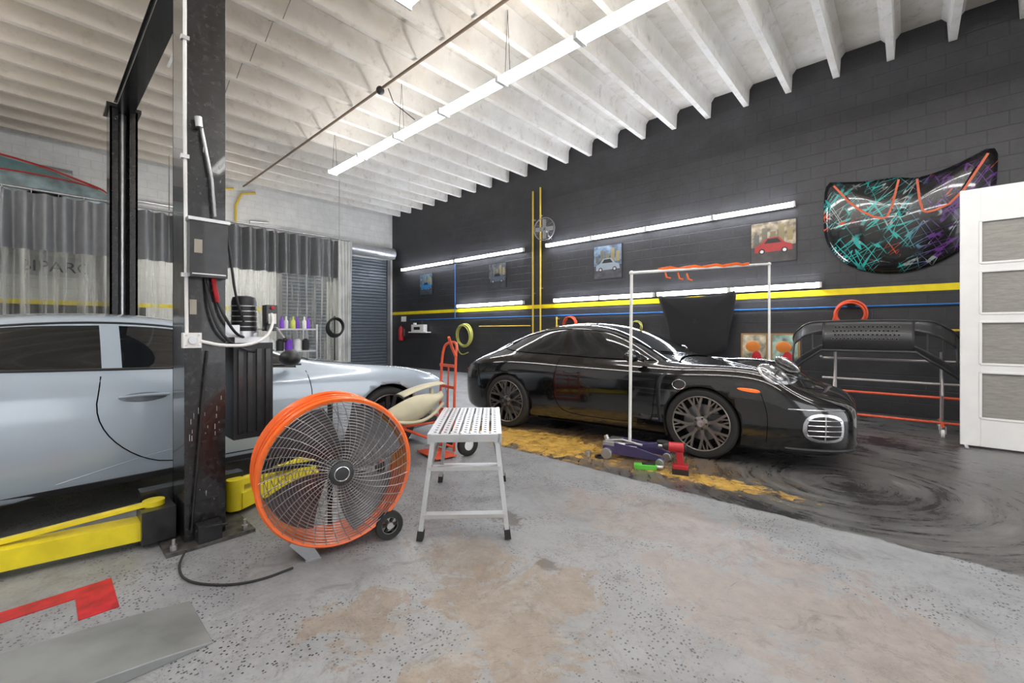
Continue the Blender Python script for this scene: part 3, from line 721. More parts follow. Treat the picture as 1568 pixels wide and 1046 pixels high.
# ---------------------------------------------------------------- drum fan
def fan():
    q = MB(); c = V((0,0,.470)); ax = (1,0,0); R = .41
    q.lathe([(R+.012,-.15),(R+.02,-.145),(R+.012,-.135),(R,-.13),(R,.11),(R+.01,.118),(R+.02,.128),(R+.01,.14),(R-.01,.135),(R-.008,-.14),(R+.012,-.15)], c, ax, orange, 72, cap=False)
    for h in (-.06,.03): q.ring(c+V((h,0,0)), ax, R+.004, .008, orange, 72, 6)
    wire = mat('grille_wire', (.30,.30,.31), .35, .8)
    for side, xo in ((1,.145),(-1,-.145)):
        for k in range(21 if side > 0 else 10):
            r = .075+(R-.085)*k/(20 if side > 0 else 9)
            bulge = .035*(1-(r/R)**2)*side
            q.ring(c+V((xo+bulge,0,0)), ax, r, .0019, wire, 56, 4)
        nr = 40 if side > 0 else 12
        for i in range(nr):
            a = 2*pi*i/nr; P = []
            for k in range(7):
                r = .06+(R-.06)*k/6; aa = a+.45*(r/R)
                P.append(c+V((xo+.035*(1-(r/R)**2)*side, r*math.cos(aa), r*math.sin(aa))))
            q.tube(P, .0022, wire, 4)
    q.lathe([(.0,.19),(.050,.19),(.066,.184),(.07,.175),(.0,.170)], c, ax, mat('fan_badge', (.03,.03,.03), .4), 32, cap=False)
    q.ring(c+V((.191,0,0)), ax, .040, .003, silver, 32, 5)
    q.cyl(c+V((-.12,0,0)), c+V((.02,0,0)), .085, mat('fan_motor', (.08,.08,.085), .4, .4), n=32)
    q.cyl(c+V((.02,0,0)), c+V((.08,0,0)), .06, steel, n=24)
    bl = mat('fan_blade', (.13,.13,.135), .4, .6)
    for i in range(4):
        a0 = 2*pi*i/4+.5
        def f(u, v):
            r = .06+.32*u; a = a0+(v-.5)*(1.25-.2*u)+.25*u; return c+V((.04-.10*(v-.5)*1.4, r*math.cos(a), r*math.sin(a)))
        q.grid(f, 8, 8, bl)
    for a in (pi/2, -pi/2, .0, pi):
        q.beam(c+V((-.12,.07*math.cos(a),.07*math.sin(a))), c+V((-.12,(R-.01)*math.cos(a),(R-.01)*math.sin(a))), .03, .004, darkpl, (1,0,0))
    for x in (.13,-.13):
        q.lathe([(.050,-.02),(.082,-.02),(.086,-.01),(.086,.01),(.082,.02),(.050,.02)], (x,.29,.087), (1,0,0), blackrub, 36, cap=False)
        for i in range(6):
            a = 2*pi*i/6; q.beam((x,.29,.087), (x,.29+.055*math.cos(a),.087+.055*math.sin(a)), .014, .02, darkpl, (1,0,0))
        q.cyl((x-.025,.29,.087),(x+.025,.29,.087), .02, steel)
        q.ring((x+.015,.29,.087), (1,0,0), .052, .005, steel, 32, 6)
    q.cyl((-.15,.29,.087),(.13,.29,.087), .008, steel)
    for x in (.06,-.10):
        q.beam((x,.29,.087),(x,.21,.135), .05, .01, orange, (1,0,0))
    gy = mat('fan_foot_steel', (.35,.36,.38), .4, .6)
    for x in (.10,-.12):
        q.prism([(x,-.17,.0),(x,-.10,.0),(x,-.15,.095),(x,-.24,.14),(x,-.26,.11)], (.03,0,0), gy)
    q.bb((-.13,-.18,.0),(.14,-.10,.008), gy)
    q.tube(chaik([(-.1,-.15,.845),(-.1,-.08,.895),(-.1,.08,.895),(-.1,.15,.845)],2), .012, orange)
    q.obj('drum_fan', (-2.55,1.20,0), math.radians(-13), angle=40, fixn=False)
fan()

# ---------------------------------------------------------------- work platform
def stool():
    q = MB(); W, L_, H = .44, .95, .635
    n = 7
    for i in range(n):
        x = -W/2+.03+(W-.06)*i/(n-1)
        q.bb((x-.024,-L_/2+.02,H-.02),(x+.024,L_/2-.02,H), alu)
        for k in range(14):
            y = -L_/2+.06+(L_-.12)*k/13; q.cyl((x,y,H),(x,y,H+.0015), .010, mat('grip_hole', (.10,.10,.11), .6, .4), n=8)
    q.bb((-W/2,-L_/2,H-.05),(W/2,-L_/2+.02,H-.002), alu); q.bb((-W/2,L_/2-.02,H-.05),(W/2,L_/2,H-.002), alu)
    for s_ in (-1,1): q.bb((s_*W/2-.012,-L_/2,H-.06),(s_*W/2+.012,L_/2,H+.002), alu)
    for e in (-1,1):
        yt = e*(L_/2-.05); yb = e*(L_/2+.04)
        def lp(s_, z):
            f = 1-z/(H-.03); return V((s_*(W/2-.02+.07*f), yt+(yb-yt)*f, z))
        for s_ in (-1,1):
            q.beam(lp(s_,H-.03), lp(s_,.04), .052, .028, alu, (1,0,0)); q.beam(lp(s_,.055), lp(s_,.0), .060, .038, blackrub, (1,0,0))
            q.cyl(lp(s_,H-.06)+V((0,-e*.02,0)), lp(s_,H-.06)+V((0,e*.02,0)), .02, steel)
        q.beam(lp(-1,.14), lp(1,.14), .055, .025, alu); q.beam(lp(-1,.42), lp(1,.42), .055, .025, alu)
        for s_ in (-1,1): q.beam(lp(s_,.40), V((s_*(W/2-.05), yt-e*.22, H-.05)), .018, .006, steel)
    q.obj('work_platform_stool', (-2.38,2.13,0), math.radians(45), bevel=.002)
stool()

# ---------------------------------------------------------------- hand truck with beige trim piece
def truck():
    q = MB(); o = redor
    for s_ in (-1,1):
        q.tube(chaik([(s_*.14,0,.05),(s_*.14,0,.5),(s_*.14,.02,.95),(s_*.13,.03,1.05)],2), .014, o)
    q.tube(chaik([(-.13,.03,1.05),(-.12,.05,1.14),(0,.08,1.17),(.12,.05,1.14),(.13,.03,1.05)],2), .014, o)
    q.tube([(.14,.02,1.02),(.16,-.04,1.12),(.20,-.10,1.22)], .014, redor)
    for z in (.2,.45,.7,.92): q.beam((-.14,0,z),(.14,0,z), .012, .03, o)
    q.tube([(0,0,.2),(0,.02,.92)], .010, o)
    q.bb((-.20,-.24,.02),(.20,.0,.03), o)
    for s_ in (-1,1):
        q.beam((s_*.14,0,.28),(s_*.14,.12,.12), .02, .02, o)
        q.lathe([(.055,-.03),(.10,-.03),(.115,-.02),(.115,.02),(.10,.03),(.055,.03)], (s_*.21,.12,.115), (1,0,0), blackrub, 32, cap=False)
        q.cyl((s_*.21-.02,.12,.115),(s_*.21+.02,.12,.115), .06, whitep, n=20)
    q.cyl((-.22,.12,.115),(.22,.12,.115), .009, steel)
    for x in (-.16,.14):
        q.tube([(x,-.02,.38),(x,-.80,.38)], .014, o)
        q.tube([(x,-.78,.38),(x,-.78,.09)], .012, o); q.sph((x,-.78,.05), (.02,.05,.05), blackrub)
        q.tube([(x,-.02,.10),(x,-.6,.38)], .012, o)
    for y in (-.3,-.55,-.80): q.tube([(-.16,y,.38),(.14,y,.38)], .012, o)
    q.obj('hand_truck', (-3.56,2.88,0), math.radians(-8))
    b = MB(); bg = mat('beige_primer_plastic', (.55,.51,.36), .4)
    def f(u, v):
        y = -.34+.62*u; zc = .46+.17*u**1.5; h = .05+.085*math.sin(pi*min(1,u*1.1))
        return V((.12-.06*(2*v-1)**2-.10*(u-.5)**2*2, y, zc+h*(2*v-1)))
    b.grid(f, 24, 10, bg)
    def g(u, v):
        y = -.12+.44*u; return V((.02-.22*v, y, .66+.10*u-.05*(v-.5)**2+.02*math.sin(u*pi)))
    b.grid(g, 16, 6, bg)
    b.tube(chaik([(.10,-.34,.46),(.13,-.1,.41),(.12,.1,.43),(.06,.28,.56)],2), .016, bg)
    b.bb((-.10,-.25,.396),(.08,.20,.44), mat('dark_foam_block', (.04,.04,.04), .8))
    b.tube([(.0,.0,.42),(-.05,.02,.66)], .02, bg); b.tube([(.0,.18,.42),(-.05,.2,.70)], .02, bg)
    b.obj('bumper_trim_piece', (-3.55,2.47,0), math.radians(-12), solid=.006)
truck()

# ---------------------------------------------------------------- floor jack, tools
def tools():
    q = MB(); pu = mat('purple_jack_paint', (.07,.055,.16), .35, .2, .4)
    for s_ in (-1,1):
        q.prism([(-.30,s_*.13,.05),(.30,s_*.11,.05),(.30,s_*.11,.09),(.05,s_*.13,.15),(-.2,s_*.13,.17),(-.30,s_*.13,.12)], (0,.015,0), pu)
        q.cyl((-.25,s_*.17,.055),(-.25,s_*.13,.055), .055, steel, n=24); q.cyl((.27,s_*.15,.04),(.27,s_*.09,.04), .04, steel, n=20)
    q.cyl((-.22,0,.10),(.02,0,.10), .05, steel); q.beam((-.1,0,.12),(.26,0,.18), .07, .05, pu)
    q.cyl((.26,0,.18),(.26,0,.22), .055, blackrub, n=20); q.cyl((-.28,.0,.12),(-.32,0,.20), .025, steel)
    q.bb((-.30,-.13,.13),(-.18,.13,.17), steel)
    q.tube([(-.30,-.06,.16),(-.1,-.10,.20),(.1,-.12,.18)], .012, steel)
    q.obj('floor_jack', (-2.0,4.02,0), math.radians(8), bevel=.003)
    q = MB(); gr = mat('green_tool', (.12,.55,.06), .4)
    q.bb((-.10,-.035,0),(.10,.035,.045), gr); q.bb((-.03,-.025,.045),(.09,.025,.06), darkpl); q.cyl((.10,0,.022),(.16,0,.022), .018, steel)
    q.obj('air_tool', (-1.80,3.80,0), math.radians(30), bevel=.004)
    q = MB(); rt = mat('red_tool_plastic', (.45,.02,.03), .4)
    q.cyl((-.08,0,.235),(.05,0,.235), .045, rt, n=20); q.cyl((-.10,0,.235),(-.08,0,.235), .038, darkpl, n=20); q.cyl((.05,0,.235),(.10,0,.235), .036, darkpl, .022, n=20); q.cyl((.10,0,.235),(.14,0,.235), .012, steel)
    q.beam((-.04,0,.22),(-.05,0,.07), .050, .06, rt, (1,0,0)); q.bb((-.12,-.045,.0),(.02,.045,.05), darkpl); q.bb((-.115,-.047,.05),(.015,.047,.085), rt)
    q.obj('impact_wrench', (-1.55,3.86,0), math.radians(200), bevel=.005)
    q = MB()
    q.lathe([(.03,0),(.034,.01),(.034,.05),(.02,.055)], (0,0,0), (0,0,1), steel, 20); q.lathe([(.05,.0),(.05,.02),(.03,.02),(.03,0)], (.12,.03,0), (0,0,1), darkpl, 20)
    q.obj('wheel_sockets', (-2.42,3.80,0))
tools()

# ---------------------------------------------------------------- portable frame over car
q = MB()
A = V((-2.09,4.06,0)); Bt = V((-1.40,6.75,0))
q.tube([A+V((0,0,.03)), A+V((0.02,0,1.87))], .016, whitep); q.tube([Bt+V((0,0,.03)), Bt+V((0,0,2.20))], .016, whitep)
q.tube([A+V((0.02,0,1.87)), Bt+V((0,0,2.20))], .016, whitep)
q.tube([A+V((-.26,-.02,.03)), A+V((.26,.02,.03))], .016, whitep)
q.tube([Bt+V((-.3,0,.03)), Bt+V((.3,0,.03))], .016, whitep)
pts = []
for i in range(13):
    f = .17+.63*i/12; pts.append(A.lerp(Bt,f)+V((0,0,1.87+.33*f+.012*math.sin(i*2.1)+.02)))
for a, b_ in zip(pts, pts[1:]): q.beam(a, b_, .05, .03, orange)
for f in (.2,.28,.34):
    p = A.lerp(Bt,f)+V((0,0,1.93+.02*f)); q.tube([p, p+V((.02,0,-.07)), p+V((.05,.03,-.08))], .010, orange)
for p in (A+V((.02,0,1.87)), Bt+V((0,0,2.2))): q.sph(p, .024, whitep)
q.obj('portable_light_frame')

# ---------------------------------------------------------------- wall decor
def panel_obj(name, outline, y, bulge, m, extra=None):
    q = MB(); O = resample(smooth2(outline,2), 72, True); cx = sum(p[0] for p in O)/72; cz = sum(p[1] for p in O)/72
    vs = []; fs = []; K = 10
    for k in range(K+1):
        for (u, v) in O:
            t = k/K; vs.append((cx+(u-cx)*t, y-bulge*(1-t**2.5), cz+(v-cz)*t))
    for k in range(K):
        for i in range(72):
            j = (i+1) % 72; fs.append((k*72+i, k*72+j, (k+1)*72+j, (k+1)*72+i))
    q.add(vs, fs, m)
    if extra: extra(q)
    return q.obj(name, solid=.012)
def splat():
    m = bpy.data.materials.new('splatter_paint'); t = nt(m); N = t.nodes; L = t.links; b = N['Principled BSDF']
    P, (X, Y, Z) = pos(t); masks = []
    for i, (rot, sc) in enumerate(((.5,(5,1,.55)),(-.9,(5,1,.5)),(1.9,(5.5,1,.6)),(2.6,(5,1,.5)))):
        mp = N.new('ShaderNodeMapping'); mp.inputs['Rotation'].default_value = (0,rot,0); mp.inputs['Location'].default_value = (i*3.3,0,i)
        L.new(P, mp.inputs['Vector']); m2 = N.new('ShaderNodeMapping'); m2.inputs['Scale'].default_value = sc; L.new(mp.outputs[0], m2.inputs['Vector'])
        n = noise(t, m2.outputs[0], 1.5, 1, .4)
        masks.append(step(t, math_node(t, 'ABSOLUTE', math_node(t, 'SUBTRACT', n, .5)), .013, .008))
    vo = N.new('ShaderNodeTexVoronoi'); vo.inputs['Scale'].default_value = 20; L.new(P, vo.inputs['Vector'])
    drops = step(t, vo.outputs['Distance'], .17, .12)
    k = masks[0]
    for o in masks[1:]: k = math_node(t, 'MAXIMUM', k, o)
    k = math_node(t, 'MAXIMUM', k, math_node(t, 'MULTIPLY', drops, step(t, noise(t,P,3,2), .54,.58)))
    side = step(t, X, -.1, .25)
    k = math_node(t, 'MULTIPLY', k, step(t, noise(t, P, 2.3, 3), .40, .48))
    col = mix(t, side, (.03,.36,.33), (.11,.035,.19))
    col = mix(t, step(t, noise(t,P,5,1), .60,.62), col, (.28,.33,.33))
    col = mix(t, step(t, noise(t,P,3.7,1), .66,.68), col, (.5,.06,.02))
    c = mix(t, k, (.005,.005,.006), col); L.new(c, b.inputs['Base Color'])
    b.inputs['Roughness'].default_value = .22; b.inputs['Coat Weight'].default_value = .7
    return m
ol = [(-1.0,3.74),(-.85,3.70),(-.45,3.62),(-.1,3.62),(.05,3.54),(.35,3.58),(.65,3.70),(.90,3.84),(.90,3.45),(.86,2.95),(.68,2.55),(.45,2.33),(.05,2.16),(-.4,2.18),(-.78,2.38),(-1.02,2.75),(-1.03,3.3)]
def vstripes(q):
    yy = WY-.185
    for P in ([(-.88,3.62),(-.62,3.22),(-.32,2.98),(-.20,3.02),(-.10,3.54)], [(.10,3.50),(.14,3.05),(.22,2.98),(.50,3.10),(.80,3.68)]):
        pts = chaik([(x,yy,z) for x, z in P], 1)
        for a, b_ in zip(pts, pts[1:]): q.beam(a, b_, .028, .012, mat('dark_orange_stripe', (.60,.09,.02), .4), (0,1,0))
panel_obj('painted_car_hood', ol, WY-.03, .15, splat(), vstripes)
olb = [(-3.82,2.04),(-3.72,1.98),(-3.5,1.97),(-3.05,1.93),(-2.6,1.97),(-2.4,2.0),(-2.30,2.04),(-2.36,1.6),(-2.45,1.2),(-2.5,.85),(-3.3,.75),(-3.55,.95),(-3.62,1.5)]
panel_obj('hood_liner_panel', olb, WY-.22, .05, mat('hood_liner_felt', (.012,.012,.013), .8))

def poster(name, x0, x1, z0, z1, bg1, bg2, carcol, y=WY-.02):
    q = MB(); w = x1-x0; h = z1-z0
    q.bb((x0,y,z0),(x1,WY-.001,z1), darkpl)
    q.bb((x0+.015,y-.003,z0+.4*h),(x1-.015,y,z1-.015), mat(name+'_sky'+str(x0), bg1, .5, var=.6, nscale=9))
    q.bb((x0+.015,y-.003,z0+.015),(x1-.015,y,z0+.4*h), mat(name+'_ground'+str(x0), bg2, .5, var=.3, nscale=6))
    P = [(.10,.26),(.10,.40),(.22,.46),(.36,.60),(.62,.61),(.76,.46),(.90,.41),(.92,.28)]
    q.prism([(x0+a*w, y-.006, z0+b*h) for a, b in P], (0,.003,0), mat(name+'_car'+str(x0), carcol, .4))
    q.prism([(x0+a*w, y-.009, z0+b*h) for a, b in ((.31,.47),(.39,.575),(.60,.58),(.69,.47))], (0,.003,0), darkpl)
    for a in (.26,.75): q.cyl((x0+a*w,y-.010,z0+.28*h),(x0+a*w,y-.004,z0+.28*h), .07*w, darkpl, n=20); q.cyl((x0+a*w,y-.012,z0+.28*h),(x0+a*w,y-.004,z0+.28*h), .04*w, steel, n=16)
    for i in range(5): q.bb((x0+w*(.08+.18*i),y-.0045,z0+.5*h),(x0+w*(.2+.18*i),y-.003,z0+h*(.7+.05*((i*3)%5))), mat(name+'_bld%d'%i, (.12+.05*i,.13+.03*i,.12), .6))
    q.obj(name)
poster('poster', -12.35,-11.65,2.5,3.22, (.10,.18,.25),(.06,.08,.1),(.03,.2,.5))
poster('poster', -8.98,-8.28,2.5,3.22, (.08,.09,.11),(.04,.045,.05),(.10,.12,.16))
poster('poster', -5.46,-4.72,2.48,3.26, (.14,.20,.28),(.07,.07,.08),(.30,.36,.42))
poster('poster', -2.13,-1.41,2.50,3.24, (.34,.28,.20),(.06,.055,.055),(.40,.03,.03))
q = MB(); fr = mat('frame_wood', (.35,.2,.08), .5)
for i, x in enumerate((-2.28,-1.80)):
    q.bb((x,WY-.06,.55),(x+.44,WY-.001,1.24), fr)
    q.bb((x+.03,WY-.065,.58),(x+.41,WY-.06,1.21), mat('painting_bg%d'%i, (.30,.42,.36) if i else (.5,.46,.34), .5, nscale=6, var=.7))
    q.sph((x+.2,WY-.065,1.0), (.12,.008,.1), mat('painting_orange', (.65,.2,.03), .5)); q.sph((x+.26,WY-.066,.8), (.08,.008,.12), red)
q.obj('framed_painting')

# wall fan
q = MB(); c = V((-6.62,WY-.42,3.80)); ax = V((.2,-1,0)).normalized()
wr_ = mat('wall_fan_grey', (.25,.25,.26), .4, .5)
for k in range(7):
    q.ring(c+ax*.04, ax, .06+.035*k, .003, wr_, 32, 4)
q.ring(c, ax, .28, .012, wr_, 40, 6); q.cyl(c-ax*.15, c+ax*.0, .07, darkpl)
x_, y_ = q.frame(ax)
for i in range(12):
    a = 2*pi*i/12; d = x_*math.cos(a)+y_*math.sin(a); q.tube([c+ax*.05, c+ax*.04+d*.27], .003, wr_, 4)
for i in range(4):
    a = 2*pi*i/4; d = x_*math.cos(a)+y_*math.sin(a); q.beam(c+d*.03, c+d*.24, .10, .006, wr_, ax)
q.tube([c-ax*.12, c-ax*.15+V((0,.05,-.12)), V((-6.68,WY-.005,3.62))], .018, darkpl); q.obj('wall_fan')

def coil(name, c, R, m, n=5, r=.012, back=True):
    q = MB(); c = V(c)
    for i in range(n):
        q.ring(c+V((.01*math.sin(i*2),-.02*i,.012*math.cos(i*3))), (.03,1,.02*i), R*(1-.05*(i % 3)), r, m, 40, 6)
    if back: q.bb((c.x-.05, c.y-.05, c.z+R-.08), (c.x+.05, WY-.001, c.z+R-.02), darkpl)
    q.tube(chaik([c+V((-R,0,0)), c+V((-R-.05,.0,-R)), c+V((-R*.6,0,-R*1.8)), c+V((R*.4,0,-R*1.5))]), r, m, 6)
    q.obj(name)
yh = mat('yellow_green_hose', (.42,.42,.10), .5)
coil('air_hose_coil', (-9.85,WY-.16,1.15), .34, yh, 6, .016)
coil('air_hose_coil', (-6.0,WY-.18,1.44), .18, redor, 5, .014)
coil('air_hose_coil', (-.66,WY-.20,1.55), .20, redor, 6, .016)
coil('air_hose_coil', (-4.3,WY-.16,1.36), .13, yh, 3, .008)
q = MB(); q.bb((-12.75,WY-.22,1.22),(-11.75,WY-.001,1.26), whitep); q.bb((-12.6,WY-.2,1.26),(-11.9,WY-.05,1.50), whitep)
q.cyl((-12.5,WY-.12,1.26),(-12.5,WY-.12,1.56), .06, whitep); q.cyl((-12.1,WY-.12,1.5),(-12.1,WY-.12,1.62), .04, darkpl); q.bb((-12.45,WY-.205,1.32),(-12.1,WY-.2,1.42), darkpl)
q.obj('wall_shelf', bevel=.005)
q = MB(); q.lathe([(.0,0),(.085,0),(.09,.03),(.09,.40),(.06,.47),(.03,.50),(.03,.53)], (-13.35,WY-.11,.95), (0,0,1), red, 24)
q.box((-13.35,WY-.13,1.50), (.10,.05,.03), darkpl); q.tube(chaik([(-13.32,WY-.12,1.49),(-13.22,WY-.12,1.4),(-13.22,WY-.12,1.1)]), .012, blackrub); q.bb((-13.4,WY-.03,1.1),(-13.3,WY-.001,1.35), steel)
q.bb((-13.5,WY-.012,1.62),(-13.2,WY-.001,1.80), whitep)
q.obj('fire_extinguisher')

# ---------------------------------------------------------------- rack with bumper
def rack():
    q = MB(); x0, x1, y0, y1 = -.80, .36, 7.3, 7.85
    m = mat('rack_tube_grey', (.45,.42,.42), .4, .5)
    for x in (x0+.05,x1-.05):
        q.tube([(x,y0,.14),(x,y1,.14)], .018, redor)
        q.tube([(x,7.55,.14),(x,7.55,1.02)], .018, m); q.tube([(x,7.55,.14),(x,7.35,.5),(x,7.55,.85)], .012, m)
        for y in (y0,y1):
            q.cyl((x-.015,y,.05),(x+.015,y,.05), .05, whitep, n=20); q.bb((x-.03,y-.02,.05),(x-.02,y+.02,.14), steel); q.bb((x+.02,y-.02,.05),(x+.03,y+.02,.14), steel)
    for z, mm in ((.14,redor),(.45,redor),(.62,m),(.90,m)): q.tube([(x0-.1,7.55,z),(x1+.25,7.55,z)], .016, mm)
    q.tube([(x0-.1,7.40,.93),(x0-.1,7.55,.90)], .014, m)
    q.tube([(.52,7.5,.62),(.52,7.5,.35)], .006, steel); q.lathe([(.04,0),(.05,.08),(.02,.12),(.015,.16)], (.52,7.5,.2), (0,0,1), steel, 16)
    q.obj('bumper_rack')
    b = MB(); bp = mat('raw_black_bumper_plastic', (.035,.035,.038), .42, 0, .1)
    cx, W = -.40, .90
    def plan(u):
        a = -1+2*u; s_ = abs(a)
        x = cx+W*math.copysign(min(1, s_*1.12)**.95, a) if s_ < .72 else cx+W*math.copysign(.80+.2*math.sin((s_-.72)/.28*pi/2), a)
        y = 7.25+.10*(s_**2)+(.55*((s_-.6)/.4)**2 if s_ > .6 else 0)
        return x, y
    def f(u, v):
        x, y = plan(u); s_ = abs(-1+2*u)
        zt = 1.42-.05*s_**2-.28*max(0,(s_-.55)/.45)**1.6
        zb = 1.02-.42*max(0,(s_-.45)/.55)**1.0
        z = zb+(zt-zb)*v
        return V((x, y-.09*math.sin(pi*min(1,v*1.1))-.0+.06*v, z))
    def patch(u0,u1,v0,v1,nu,nv): b.grid(lambda a,c_: f(u0+(u1-u0)*a, v0+(v1-v0)*c_), nu, nv, bp)
    patch(0,.08,0,1,8,12); patch(.92,1,0,1,8,12); patch(.28,.72,0,1,30,12)
    for u0,u1 in ((.08,.28),(.72,.92)): patch(u0,u1,0,.20,14,4); patch(u0,u1,.66,1,14,5)
    b.tube([f(i/40,0)+V((0,-.02,0)) for i in range(41)], .018, bp); b.tube([f(i/40,1) for i in range(41)], .014, bp)
    for u in (.15,.22,.78,.85): b.tube([f(u,.20),f(u,.66)], .010, bp)
    hole = mat('grille_hole', (.004,.004,.004), .9); rimg = mat('grille_grey', (.14,.14,.145), .5)
    for r in range(4):
        for k in range(16):
            u = .34+.32*(k+.5*(r % 2))/16; p = f(u,.40+.13*r); b.cyl(p+V((0,-.004,0)), p+V((0,-.014,0)), .018, rimg, n=6); b.cyl(p+V((0,-.012,0)), p+V((0,-.017,0)), .012, hole, n=6)
    b.obj('car_bumper_cover', solid=.005)
rack()

# ---------------------------------------------------------------- white panelled door
def door():
    q = MB(); x0, x1, y0, y1, H = .43, 1.50, 6.93, 6.98, 2.84
    wd = mat('white_door_paint', (.84,.84,.83), .35, 0, .2, var=.02)
    m = bpy.data.materials.new('frosted_grey_glass'); t = nt(m); b = t.nodes['Principled BSDF']; P, (X,Y,Z) = pos(t)
    mp = t.nodes.new('ShaderNodeMapping'); mp.inputs['Scale'].default_value = (1.5,1,9); t.links.new(P, mp.inputs['Vector'])
    t.links.new(mix(t, step(t, noise(t, mp.outputs[0], 6, 8, .75), .3, .7), (.22,.21,.19), (.36,.345,.32)), b.inputs['Base Color']); b.inputs['Roughness'].default_value = .3
    L_ = [(.33,.83),(.92,1.38),(1.47,1.93),(2.02,2.48)]
    xs0, xs1 = x0+.155, x1-.155
    q.bb((x0,y0,.02),(xs0,y1,H), wd); q.bb((xs1,y0,.02),(x1,y1,H), wd)
    zz = .02
    for a, c in L_:
        q.bb((xs0,y0,zz),(xs1,y1,a), wd); q.bb((xs0,y0+.015,a),(xs1,y1-.015,c), m); zz = c
        for z in (a, c): q.bb((xs0,y0-.006,z-.012),(xs1,y0,z+.012), wd)
        for x in (xs0, xs1): q.bb((x-.012,y0-.006,a),(x+.012,y0,c), wd)
    q.bb((xs0,y0,zz),(xs1,y1,H), wd)
    q.bb((x0+.03,6.80,.0),(x0+.06,7.12,.02), steel); q.bb((x1-.06,6.80,.0),(x1-.03,7.12,.02), steel)
    q.obj('door_1', bevel=.003)
door()

# ---------------------------------------------------------------- roll-up shutter on back wall
q = MB(); rd = mat('rollup_slate', (.12,.14,.165), .45, .3)
n = 36
for i in range(n):
    z = 3.85*i/n
    q.prism([(WX+.03,4.95,z),(WX+.055,4.95,z+.02),(WX+.06,4.95,z+.055),(WX+.055,4.95,z+.09),(WX+.03,4.95,z+.107),(WX+.02,4.95,z+.05)], (0,3.65,0), rd)
for y in (4.90,8.62): q.bb((WX+.001,y-.06,0),(WX+.12,y+.06,3.86), mat('door_track', (.2,.2,.21), .5, .5))
q.cyl((WX+.24,4.80,4.08),(WX+.24,8.72,4.08), .20, mat('roller_cover', (.55,.56,.58), .35, .6), n=28)
q.bb((WX+.001,4.76,3.9),(WX+.3,4.80,4.26), steel); q.bb((WX+.001,8.72,3.9),(WX+.3,8.76,4.26), steel)
q.obj('roller_shutter')
q = MB(); q.bb((WX+.002,2.0,3.98),(WX+.22,4.6,4.22), mat('air_duct', (.35,.36,.36), .5, .3)); q.obj('duct', bevel=.01)

# ---------------------------------------------------------------- sign
q = MB(); q.bb((WX+.001,-1.2,2.50),(WX+.03,.95,2.95), mat('sign_grey', (.50,.51,.53), .5)); so = q.obj('wall_sign')
cu = bpy.data.curves.new('sign_text', 'FONT'); cu.body = 'BIPARC'; cu.size = .34; cu.extrude = .006; cu.align_x = 'CENTER'
to = bpy.data.objects.new('lettering', cu); S.collection.objects.link(to); cu.materials.append(darkpl)
to.rotation_euler = (pi/2,0,pi/2); to.location = (WX+.04,.25,2.6); to.parent = so

# ---------------------------------------------------------------- curtain
def curtain():
    grey = mat('grey_vinyl', (.17,.175,.185), .28, 0, .3)
    cl = bpy.data.materials.new('clear_vinyl'); t = nt(cl); N = t.nodes; b = N['Principled BSDF']
    b.inputs['Base Color'].default_value = (.80,.80,.76,1); b.inputs['Roughness'].default_value = .10
    tr = N.new('ShaderNodeBsdfTransparent'); tr.inputs[0].default_value = (.96,.96,.92,1)
    mx = N.new('ShaderNodeMixShader'); P, _ = pos(t)
    mp = N.new('ShaderNodeMapping'); mp.inputs['Scale'].default_value = (1,9,.35); t.links.new(P, mp.inputs['Vector'])
    f = step(t, noise(t, mp.outputs[0], 1.2, 5, .6), .42, .66); f = math_node(t, 'ADD', math_node(t, 'MULTIPLY', f, .50), .08)
    lw = N.new('ShaderNodeLayerWeight'); lw.inputs[0].default_value = .35
    f = math_node(t, 'ADD', f, math_node(t, 'MULTIPLY', lw.outputs['Fresnel'], .45), True)
    t.links.new(f, mx.inputs[0]); t.links.new(tr.outputs[0], mx.inputs[1]); t.links.new(b.outputs[0], mx.inputs[2])
    t.links.new(mx.outputs[0], N['Material Output'].inputs['Surface'])
    X = -11.4; q = MB(); Y0, Y1 = -4.8, 5.75; ZT, ZM = 3.72, 2.72
    def w(y, z):
        k = .11*math.sin(y*2*pi/.27+.8*math.sin(y*3.1))+.05*math.sin(y*2*pi/.71+1)
        return X+k*(.75+.25*math.sin(z*1.3+y))
    def mk(z0, z1, m_, nv):
        q.grid(lambda u, v: V((w(Y0+(Y1-Y0)*u, z0+(z1-z0)*v), Y0+(Y1-Y0)*u, z0+(z1-z0)*v)), 640, nv, m_)
    mk(ZM, ZT, grey, 3); mk(.30, ZM, cl, 6); mk(.12, .30, grey, 2)
    q.grid(lambda u, v: V((X-1.3*u, Y1+.08*math.sin(u*20), .25+(ZM-.25)*v)), 90, 4, cl)
    q.grid(lambda u, v: V((X-1.3*u, Y1+.08*math.sin(u*20), ZM+(ZT-ZM)*v)), 90, 2, grey)
    q.grid(lambda u, v: V((X+.14+.04*math.sin(u*26), Y1-.35+.38*u+.05*(1-v)*math.sin(u*5), .2+(ZT-.2)*v)), 40, 4, mat('milky_vinyl', (.62,.63,.62), .25, 0, .3, nscale=3, var=.15))
    q.tube([(X,Y0,ZT+.06),(X,Y1+.05,ZT+.06),(X-1.3,Y1+.05,ZT+.06)], .025, steel)
    for i in range(32):
        y = Y0+.33*i+.08; q.tube([(X+.08,y,ZT-.02),(X+.01,y,ZT+.06)], .008, steel, 5)
    for y in (-3.5,-.5,2.5,5.5): q.tube([(X,y,ZT+.06),(X,y,5.40)], .010, steel, 6)
    q.obj('shop_curtain', fixn=False, angle=80)
curtain()

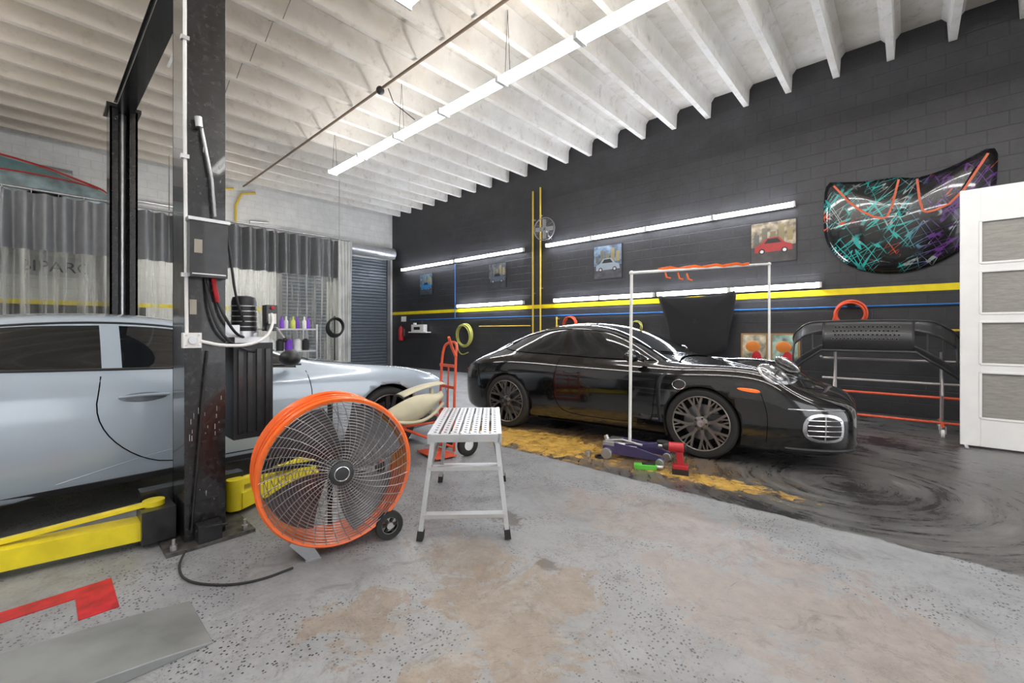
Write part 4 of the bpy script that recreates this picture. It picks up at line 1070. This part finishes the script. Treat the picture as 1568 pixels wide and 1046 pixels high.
# ---------------------------------------------------------------- utility cart with bottles
q = MB()
x0, x1, y0, y1 = -9.9,-9.2,3.0,3.95
for x in (x0,x1):
    for y in (y0,y1): q.tube([(x,y,.08),(x,y,1.42)], .02, steel); q.cyl((x-.015,y,.05),(x+.015,y,.05), .05, blackrub)
for z in (.35,.85,1.30): q.bb((x0,y0,z),(x1,y1,z+.03), alu)
pur = mat('purple_bottle', (.20,.05,.55), .3); yb = mat('lime_bottle', (.65,.75,.10), .3); wb_ = mat('white_bottle', (.8,.8,.8), .4)
for i, mm in enumerate((pur,yb,pur,wb_,yb,pur,wb_,pur)):
    y = y0+.08+.11*i
    q.lathe([(.04,0),(.042,.02),(.042,.15),(.018,.19),(.016,.24),(.02,.25)], (x1-.12-.08*(i % 2),y,1.33), (0,0,1), mm, 16)
for i in range(5): q.lathe([(.07,0),(.07,.2),(.03,.24)], (x1-.2,y0+.12+.17*i,.88), (0,0,1), (wb_,darkpl,pur)[i % 3], 16)
q.obj('utility_cart')
q = MB()
for i in range(6): q.ring((-10.3+.02*i,4.85,1.35+.01*i), (1,.15,0), .22-.01*(i % 3), .018, blackrub, 36, 6)
q.tube([(-10.3,4.85,1.65),(-10.3,4.85,0)], .02, darkpl); q.box((-10.3,4.85,.015),(.4,.4,.03), darkpl); q.tube([(-10.3,4.85,1.56),(-10.15,4.85,1.60)], .015, darkpl)
q.obj('cable_reel_stand')

# ---------------------------------------------------------------- ramp
q = MB(); rm = mat('galvanised_ramp', (.24,.25,.25), .5, .3, nscale=4, var=.2)
q.prism([(-2.10,.48,.0),(-2.10,.48,.008),(-2.10,.30,.035),(-2.10,-1.2,.19),(-2.10,-1.2,0)], (-.40,0,0), rm)
q.obj('drive_on_ramp', bevel=.003)

# ---------------------------------------------------------------- world, camera
w = bpy.data.worlds.new('World'); S.world = w; w.use_nodes = True
bg = w.node_tree.nodes['Background']; bg.inputs[0].default_value = (.95,.97,1,1); bg.inputs[1].default_value = 2.6
cd = bpy.data.cameras.new('cam'); cam = bpy.data.objects.new('camera', cd); S.collection.objects.link(cam)
cam.location = (0,0,1.28); cam.rotation_euler = (pi/2,0,math.radians(42.47)); cd.lens = 15.2; cd.sensor_width = 36; cd.shift_y = -.0102
cd.clip_start = .05; S.camera = cam
S.view_settings.view_transform = 'Standard'; S.view_settings.exposure = 0.10
